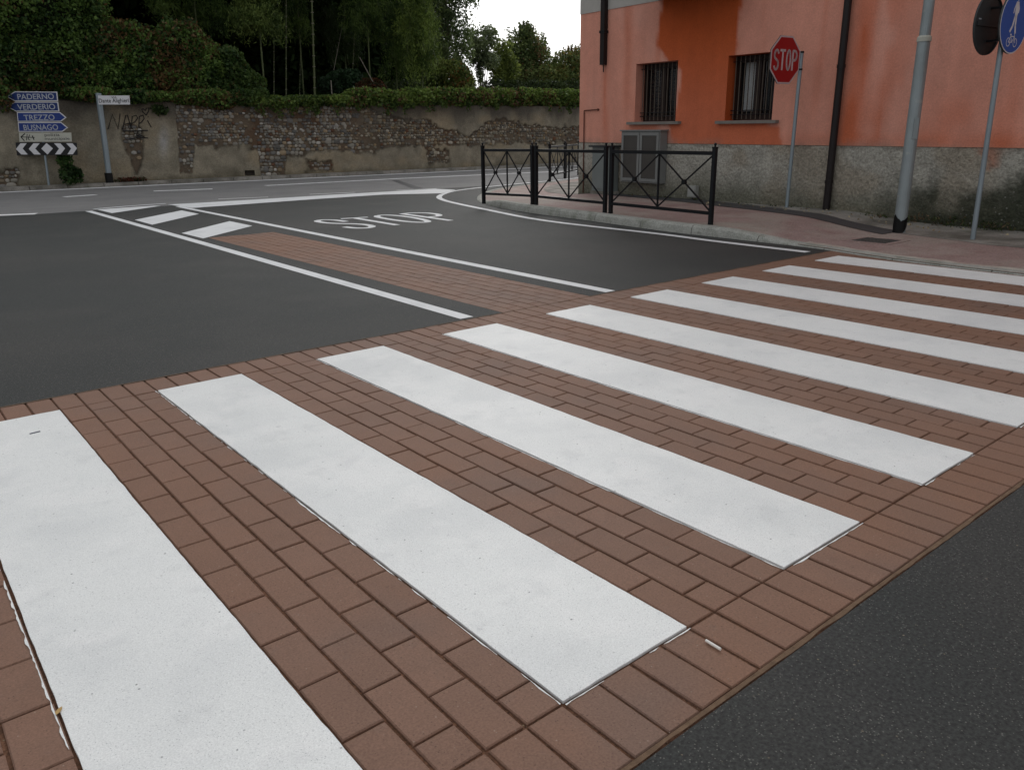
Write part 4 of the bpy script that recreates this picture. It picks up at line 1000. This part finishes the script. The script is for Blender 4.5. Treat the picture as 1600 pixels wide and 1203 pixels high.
def tint(P, dark, light, aut=None, aamt=.0, seed=0, sc=1.5, rnd=.35):
    n = fbm(P[:, 0]*sc, P[:, 1]*sc, P[:, 2]*sc, seed+11, 3); t = np.clip((n-.3)/.4+rng.normal(size=len(P))*rnd, 0, 1)[:, None]
    c_ = np.array(dark)*(1-t)+np.array(light)*t
    if aut is not None:
        m_ = fbm(P[:, 0]*sc*.6, P[:, 1]*sc*.6, P[:, 2]*sc*.6, seed+19, 3); k_ = ((m_+.18*rng.normal(size=len(P))) > 1-aamt)[:, None]
        c_ = np.where(k_, np.array(aut)*(.6+.8*rng.random((len(P), 1))), c_)
    return c_*(.75+.5*rng.random((len(P), 1)))
def foliage(name, P, ln, wd, cols, parent, m='leaf', **k):
    V, F, C_ = leaf_geo(P, ln, wd, cols, **{a: k.pop(a) for a in ('down', 'flat') if a in k})
    return mesh_obj(name, V, F, m, parent, cols=C_, **k)
DG, LG = (.024, .056, .014), (.13, .21, .048)
# ivy heaps on the wall
def ivy(blobs, n, label, aut=(.13, .080, .034), aamt=.25, ln=.105, seed=0, dark=DG, light=LG, name='ivy_bush', group='ivy heaps over the wall'):
    blobs = [(*q_[:4], min(q_[4], .55), q_[5]) for q_ in blobs]; b0 = blobs[0]; o = thing(name, label, 'ivy', (b0[0], float(WY(b0[0]))+.2, WH), group)
    P_ = blob_pts(blobs, int(n*1.45), .95, .16, seed, 1.9); 
    foliage('leaves', P_, ln, ln*.85, tint(P_, dark, light, aut, aamt, seed), o, down=.4)
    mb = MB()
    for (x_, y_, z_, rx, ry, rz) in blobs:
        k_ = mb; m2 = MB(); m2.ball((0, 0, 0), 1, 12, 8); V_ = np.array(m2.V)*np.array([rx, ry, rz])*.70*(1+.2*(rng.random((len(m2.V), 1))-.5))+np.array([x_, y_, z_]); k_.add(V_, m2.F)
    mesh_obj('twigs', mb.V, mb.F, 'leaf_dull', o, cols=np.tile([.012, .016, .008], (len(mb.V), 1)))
    return o
YI = 27.25
ivy([blob(-60, 30, YI, 120, 120, 1.0), blob(60, 15, YI, 95, 85, .9), blob(20, 95, YI, 90, 50, .9), blob(108, 75, YI, 52, 62, .8), blob(-20, 150, YI-.2, 50, 45, .7), blob(110, 130, YI-.1, 60, 22, .7), blob(130, 147, 26.5, 40, 10, .3)], 42000,
    'tallest dark ivy heap above the direction sign, rising out of the frame', seed=1)
ivy([blob(190, 92, YI, 62, 46, .8), blob(175, 125, YI-.1, 55, 28, .7), blob(215, 130, YI-.15, 40, 26, .6), blob(225, 151, 26.5, 36, 9, .3)], 15000, 'small ivy heap with reddish leaves above the street name plate', seed=2, aamt=.33)
ivy([blob(272, 92, YI, 66, 46, .8), blob(300, 125, YI-.1, 52, 32, .7), blob(262, 128, YI-.1, 50, 28, .7), blob(325, 110, YI, 30, 40, .6), blob(300, 153, 26.5, 46, 10, .3), blob(345, 156, 26.5, 28, 12, .3)], 24000, 'broad rounded ivy heap above the graffiti and first bare stones', seed=3, aamt=.30)
ivy([blob(362, 115, YI, 34, 34, .7), blob(385, 132, YI-.1, 26, 24, .5), blob(350, 140, YI-.15, 30, 20, .5), blob(385, 152, 26.5, 22, 11, .3), blob(405, 148, 26.6, 13, 11, .3)], 10000, 'rightmost ivy heap with rusty trailing edge, lowest of the four', seed=4, aamt=.28, light=(.075, .12, .03))
bl = []
for u_ in range(395, 1000, 16):
    t_ = (u_-395)/515; v0 = 157-4*min(1, max(0, (u_-520)/60))+4*(random.random()-.5); rv = (7 if u_ < 545 else 12.5)+3*random.random()
    bl.append(blob(u_, v0+(2 if u_ < 545 else 0), float(WY(13+t_*14))+.15, 20, rv, .45))
cr = thing('wall_creeper', 'low green creeper covering the top of the bare stone wall', 'creeper', (20, float(WY(20)), WH))
P_ = blob_pts(bl, 42000, .5, .25, 9, 2.0); foliage('leaves', P_, .12, .10, tint(P_, (.045, .08, .018), (.16, .23, .05), (.14, .085, .04), .24, 9, 2.0), cr, down=.4)
Pn = []
for k_ in range(70):      # trailing strands
    b_ = bl[rng.integers(len(bl))]; x_ = b_[0]+random.uniform(-.3, .3); L_ = random.uniform(.1, .5); n = int(L_*90)
    Pn.append(np.stack([x_+.05*rng.normal(size=n), np.full(n, b_[1]-.45)+.05*rng.normal(size=n), b_[2]-b_[5]*.5-L_*rng.random(n)], 1))
Pn = np.concatenate(Pn); foliage('leaves', Pn, .09, .07, tint(Pn, (.030, .055, .014), (.09, .14, .03), (.12, .05, .03), .3, 8), cr, down=.8)

# forest behind the wall ------------------------------------------------------------
def tree(name, label, cat, base_xy, blobs, n, ln, wd, dark, light, aut=None, aamt=0., seed=0, trunk=.15, group=None, lump=.6, thin=.3, down=.2, lsc=.8, limbs=5, sc=.9):
    x0_, y0_ = base_xy; o = thing(name, label, cat, (x0_, y0_, 0), group)
    P_ = blob_pts(blobs, n, lump, thin, seed, lsc); foliage('crown', P_, ln, wd, tint(P_, dark, light, aut, aamt, seed, sc), o, down=down)
    mb = MB(); B0 = np.array(blobs); top_ = B0[:, 2].max(); cx_, cy_ = B0[0][0], B0[0][1]
    pts = [np.array([x0_, y0_, -.1]), np.array([x0_+(cx_-x0_)*.3, y0_+(cy_-y0_)*.3, top_*.35]), np.array([cx_, cy_, top_])]
    mb.tube(pts, [trunk, trunk*.7, trunk*.2], 7)
    for k_ in range(min(limbs, 30)):
        b_ = blobs[k_ % len(blobs)]; t_ = random.uniform(.3, .8); p_ = pts[0]*(1-t_)+pts[2]*t_; e_ = np.array(b_[:3])+np.array([random.uniform(-.7, .7)*b_[3], random.uniform(-.4, .4)*b_[4], random.uniform(-.2, .8)*b_[5]])
        mb.tube([p_, (p_+e_)/2+np.array([0, 0, .2]), e_], [trunk*.4, trunk*.25, .01], 5)
    mb.build('trunk', 'bark', o); return o
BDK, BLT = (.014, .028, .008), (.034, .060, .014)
# dark wood: deep curtain behind, unseen canopies overhead added to block the sky
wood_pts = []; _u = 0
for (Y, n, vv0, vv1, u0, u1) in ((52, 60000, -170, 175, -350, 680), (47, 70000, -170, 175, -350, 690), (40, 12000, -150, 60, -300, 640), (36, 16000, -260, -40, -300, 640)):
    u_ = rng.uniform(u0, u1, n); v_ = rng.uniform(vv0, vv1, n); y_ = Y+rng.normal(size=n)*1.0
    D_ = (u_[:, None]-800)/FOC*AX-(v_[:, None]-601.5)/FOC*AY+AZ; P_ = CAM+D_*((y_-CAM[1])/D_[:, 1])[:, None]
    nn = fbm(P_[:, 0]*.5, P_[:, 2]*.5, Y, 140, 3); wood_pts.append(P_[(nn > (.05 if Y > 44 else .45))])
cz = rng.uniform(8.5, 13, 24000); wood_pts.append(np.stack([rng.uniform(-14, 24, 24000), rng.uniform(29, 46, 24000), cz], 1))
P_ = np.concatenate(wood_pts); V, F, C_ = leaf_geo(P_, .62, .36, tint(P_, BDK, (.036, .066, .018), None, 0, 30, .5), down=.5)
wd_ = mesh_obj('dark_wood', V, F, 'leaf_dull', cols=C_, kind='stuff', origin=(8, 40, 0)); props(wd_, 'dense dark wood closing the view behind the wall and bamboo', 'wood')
# earth bank and hedge line at the very back keep the wood closed
def culm(u, v0, v1, Y, r_, label, m='culm', lean=0, name='bamboo_culm', cat='bamboo', group='bamboo culms standing in the dark grove'):
    a = at_y(u, v1, Y); b_ = at_y(u+lean, v0, Y+random.uniform(-.3, .3)); o = thing(name, label, cat, (a[0], a[1], 0), group)
    d_ = (b_-a)/(b_[2]-a[2]); p_ = lambda z_: a+d_*(z_-a[2]); top_ = b_[2]+2.0 if v0 <= 0 else b_[2]
    mb = MB(); n = 14; mb.tube([p_(z_) for z_ in np.linspace(0, top_, n)], [r_*(1-.5*k_/n) for k_ in range(n)], 7); mb.build('stem', m, o)
    if m == 'culm':
        mb = MB()
        for z_ in np.arange(.4, top_-.1, .42): c_ = p_(z_); mb.tube([c_-np.array([0, 0, .012]), c_+np.array([0, 0, .012])], r_*1.18, 7)
        mb.build('nodes', 'dead_wood', o, kind='stuff')
    return o
culm(492, 0, 152, 31.5, .055, 'thickest pale green bamboo culm rising straight out of the creeper', lean=-5)
culm(447, 0, 150, 33, .030, 'thin dark culm well left of the thickest pale culm')
culm(549, 0, 145, 34, .026, 'thin leafless culm between the pale culm and the bright plume', lean=8)
culm(428, 0, 150, 35, .026, 'leftmost thin culm just right of the hanging green plume')
culm(468, 0, 150, 36, .022, 'faint culm just left of the thickest pale culm', lean=3)
culm(592, 90, 146, 31, .032, 'pale dead stick leaning left above the creeper', 'dead_wood', -30, 'dead_stick', 'stick', None)
culm(519, 126, 152, 30, .035, 'short pale wooden stake above the creeper', 'dead_wood', -2, 'garden_stake', 'stake', None)
culm(520, 45, 118, 33, .018, 'slim crooked grey branch standing in the dark grove', 'dead_wood', 14, 'bare_branch', 'branch', None)
# feathery bamboo plumes
def plume(label, u, v, Y, ru, rv, n, dark, light, seed, ncl=34):
    c_ = np.array(at_y(u, v, Y)); s_ = depth(c_)/FOC; o = thing('bamboo', label, 'bamboo', (c_[0], c_[1], 0), 'feathery bamboo plumes over the wall')
    P_, D_ = [], []; mb = MB(); mb.tube([(c_[0], c_[1], 0), (c_[0]+.1, c_[1], c_[2]), (c_[0]+.25, c_[1], c_[2]+rv*s_)], [.04, .03, .01], 6)
    for k_ in range(ncl):
        st_ = c_+np.array([random.uniform(-.8, .8)*ru*s_, random.uniform(-.5, .5)*ru*s_, random.uniform(-.5, 1.0)*rv*s_]); dr_ = np.array([random.uniform(-1, 1), random.uniform(-1, .6), .2]); L_ = random.uniform(.45, 1.0)*max(.6, rv*s_*.45)
        m_ = max(8, n//ncl); t_ = rng.random(m_)**.8; Pk = st_+dr_*(t_*L_*.55)[:, None]+np.array([0, 0, -1.])*(t_**2*L_*1.15)[:, None]+rng.normal(size=(m_, 3))*(.05+.16*t_[:, None])
        P_.append(Pk); tt = np.linspace(0, 1, 5); mb.tube([st_+dr_*(q_*L_*.55)+np.array([0, 0, -1.])*(q_*q_*L_*1.15) for q_ in tt], .008, 4)
    P_ = np.concatenate(P_); foliage('leaves', P_, .17, .032, tint(P_, dark, light, None, 0, seed, 1.8, .3), o, down=1.1); mb.build('stems', 'culm', o); return o
gA, gB = (.05, .085, .020), (.20, .27, .07); gC, gD = (.030, .062, .016), (.13, .20, .048)
plume('bright drooping bamboo plume at the top edge above the lowest ivy heap', 400, 28, 30.5, 38, 50, 9000, gA, gB, 201)
plume('dark bamboo plume at the top edge right of the pale culm', 570, 20, 32, 40, 42, 7000, gC, gD, 202)
plume('tall bright bamboo plume hanging down to the creeper at the edge of the wood', 655, 55, 31, 30, 85, 14000, (.05, .09, .02), (.24, .33, .075), 203, 60)
plume('dark bamboo plume beside the tall bright one', 615, 70, 32.5, 30, 70, 9000, gC, gD, 204, 44)
plume('faint bamboo plume hanging in the shade right of the pale culm', 535, 60, 35, 30, 45, 4000, gC, (.035, .06, .015), 205)
plume('dark bamboo plume filling the top edge left of the bright drooping one', 300, 10, 33, 70, 40, 8000, gC, gD, 206)
plume('narrow bamboo plume beside the bright drooping one', 462, 20, 34, 26, 45, 4500, gC, gD, 207)
tree('shrub', 'dark green shrub low in the grove behind the wooden stake', 'shrub', tuple(at_y(540, 130, 32)[:2]), [blob(540, 128, 32, 34, 20), blob(515, 135, 31.5, 20, 14)], 5000, .14, .09, (.015, .035, .015), (.04, .085, .035), None, 0, 210, .05)
tree('shrub', 'brown leaved shrub beside the leaning dead stick', 'shrub', tuple(at_y(575, 140, 31.5)[:2]), [blob(578, 138, 31.5, 28, 14)], 3000, .13, .08, (.03, .03, .012), (.08, .06, .025), (.11, .04, .02), .45, 211, .05)
# airy tree against the sky, garden trees behind
tree('ash_tree', 'airy tree with small loose leaves at the edge of the wood against the sky', 'tree', tuple(at_y(690, 120, 35)[:2]), [blob(700, 25, 35, 42, 62), blob(725, 75, 35, 20, 34), blob(690, 85, 35, 34, 30), blob(712, -40, 35, 46, 50), blob(680, 50, 35.5, 26, 60), blob(715, 105, 35, 14, 16)], 15000, .15, .085, (.07, .11, .045), (.19, .25, .10), None, 0, 221, .14, lump=.9, thin=.5, lsc=1.3, limbs=16)
tree('shrub', 'bushy olive green shrub with brownish right edge, between the wood and the sky gap', 'shrub', tuple(at_y(700, 120, 33)[:2]), [blob(700, 122, 33, 36, 26), blob(725, 130, 33, 18, 16), blob(680, 110, 33, 22, 22)], 9000, .14, .08, (.06, .10, .025), (.20, .24, .06), (.20, .10, .035), .30, 222, .06)
tree('birch_tree', 'small airy grey green tree standing alone in the sky gap', 'tree', tuple(at_y(752, 140, 40)[:2]), [blob(748, 72, 40, 22, 24), blob(765, 62, 40, 16, 18), blob(757, 92, 40, 26, 14), blob(750, 115, 40, 7, 20), blob(738, 60, 40, 10, 10), blob(772, 50, 40, 7, 5), blob(758, 52, 40, 6, 8)], 4200, .19, .10, (.09, .12, .06), (.21, .26, .12), None, 0, 223, .07, lump=.9, thin=.5, lsc=1.5, limbs=14)
tree('linden_tree', 'yellow green rounded tree between the airy tree and the tallest garden tree', 'tree', tuple(at_y(785, 140, 43)[:2]), [blob(785, 88, 43, 18, 24), blob(795, 105, 43, 18, 20), blob(780, 118, 43, 16, 18), blob(770, 100, 43, 14, 12)], 4400, .18, .12, (.10, .14, .035), (.28, .34, .08), None, 0, 224, .1, lump=.95, thin=.4, lsc=1.7)
tree('maple_tree', 'tallest dark garden tree with a ragged pointed crown against the sky', 'tree', tuple(at_y(822, 140, 46)[:2]), [blob(820, 82, 46, 30, 36), blob(838, 98, 46, 26, 32), blob(803, 100, 46, 20, 26), blob(822, 58, 46, 16, 20), blob(845, 75, 46, 10, 18), blob(822, 125, 46, 40, 26)]+[blob(u__, v__, 46, 2.5, 9) for u__, v__ in ((806, 56), (812, 44), (818, 40), (824, 41), (829, 45), (833, 50), (848, 62), (852, 70), (796, 66), (858, 84), (789, 80))], 16000, .19, .11, (.08, .12, .04), (.22, .27, .09), (.20, .13, .06), .24, 225, .16, lump=1.0, thin=.35, lsc=1.7, limbs=18)
tree('hornbeam_tree', 'broad dark tree with yellow brown tips next to the house corner', 'tree', tuple(at_y(885, 140, 44)[:2]), [blob(884, 106, 44, 30, 24), blob(868, 120, 44, 26, 22), blob(902, 100, 44, 20, 24), blob(893, 128, 44, 40, 20), blob(925, 105, 44, 30, 28)]+[blob(u__, v__, 44, 2.5, 7) for u__, v__ in ((880, 84), (888, 78), (893, 76), (899, 78), (905, 80), (868, 98))], 15000, .18, .11, (.08, .12, .04), (.22, .26, .08), (.27, .19, .06), .34, 226, .14, lump=.95, thin=.35, lsc=1.7, limbs=12)
tree('hedge', 'low dark hedge under the tallest garden tree just above the creeper', 'hedge', tuple(at_y(820, 145, 42)[:2]), [blob(u__, 138, 42, 26, 12) for u__ in range(775, 960, 30)]+[blob(640, 140, 42, 50, 14)], 9000, .2, .13, (.03, .045, .016), (.07, .10, .03), None, 0, 227, .08)
# weeds
def weed(label, u, v, ru, rv, n, col1, col2, base, ln=.10, grp='weeds along the foot of the wall', name='weed', aut=None):
    c_ = at_y(u, v, base); s_ = depth(c_)/FOC; zb = .10 if base > 20 else .05
    o = thing(name, label, 'weed', (c_[0], c_[1], zb), grp); P_ = blob_pts([(c_[0], c_[1], c_[2], ru*s_, .14, rv*s_)], n, .7, .5, int(u), 4.0); P_ = P_[P_[:, 2] > zb]
    foliage('leaves', P_, ln, ln*.7, tint(P_, col1, col2, aut, .5 if aut else 0, int(u), 4), o, down=.1)
    mb = MB()
    if c_[2] > 1.8: zb = c_[2]-.1
    for k_ in range(5): mb.tube([(c_[0]+random.uniform(-.05, .05), c_[1], zb-.02), (c_[0]+random.uniform(-.6, .6)*ru*s_, c_[1]-.05, c_[2]+random.uniform(0, .7)*rv*s_)], .006, 4)
    mb.build('stems', 'culm', o); return o
yb_ = float(WY(5.5))-.28
weed('leafy green plant climbing in front of the chevron board', 100, 248, 11, 16, 500, (.02, .05, .012), (.06, .12, .03), yb_-.3)
weed('low leafy plant at the kerb right of the direction sign pole', 112, 272, 17, 14, 700, (.018, .04, .012), (.045, .09, .025), yb_-.3)
weed('flat reddish weeds beside the street name pole', 205, 281, 24, 4, 500, (.03, .035, .014), (.06, .06, .025), float(WY(7))-.3, .07, aut=(.13, .045, .03))
weed('small green tuft hanging from the wall top right of the street name plate', 250, 172, 12, 9, 320, (.02, .04, .012), (.06, .10, .025), float(WY(8))-.12)
gw = HB()
o = thing('grass_tufts', 'dark ragged weeds and moss along the foot of the house wall at the right', 'weeds', FP(4, .06, .1)); o['kind'] = 'stuff'
P_ = []
for k_ in range(420):
    s_ = random.uniform(-2, 5.6) if random.random() < .7 else random.uniform(5.6, 11); P_.append(FP(s_, random.uniform(.03, .16)+(.05 if s_ < 5 else 0), .06+abs(random.gauss(0, .10))))
P_ = np.array(P_); P_ = np.repeat(P_, 6, axis=0)+rng.normal(size=(len(P_)*6, 3))*np.array([.03, .03, .02])
lf = foliage('leaves', P_, .06, .022, tint(P_, (.03, .045, .015), (.08, .10, .035), (.14, .10, .06), .42, 300, 6), o, down=-.8, kind='stuff')
P_ = []
for k_ in range(160): s_ = random.uniform(0, 9); P_.append(FP(s_, .06, .15+abs(random.gauss(0, .35))))
P_ = np.array(P_); P_[:, 2] = [kh(p_[1])+.012 for p_ in P_]; V, F, C_ = leaf_geo(P_, .05, .03, tint(P_, (.25, .18, .10), (.38, .33, .22), None, 0, 305), flat=8)
fl = mesh_obj('fallen_leaves', V, F, 'leaf_dull', cols=C_, kind='stuff'); props(fl, 'few pale fallen leaves scattered on the concrete strip by the house', 'leaves')
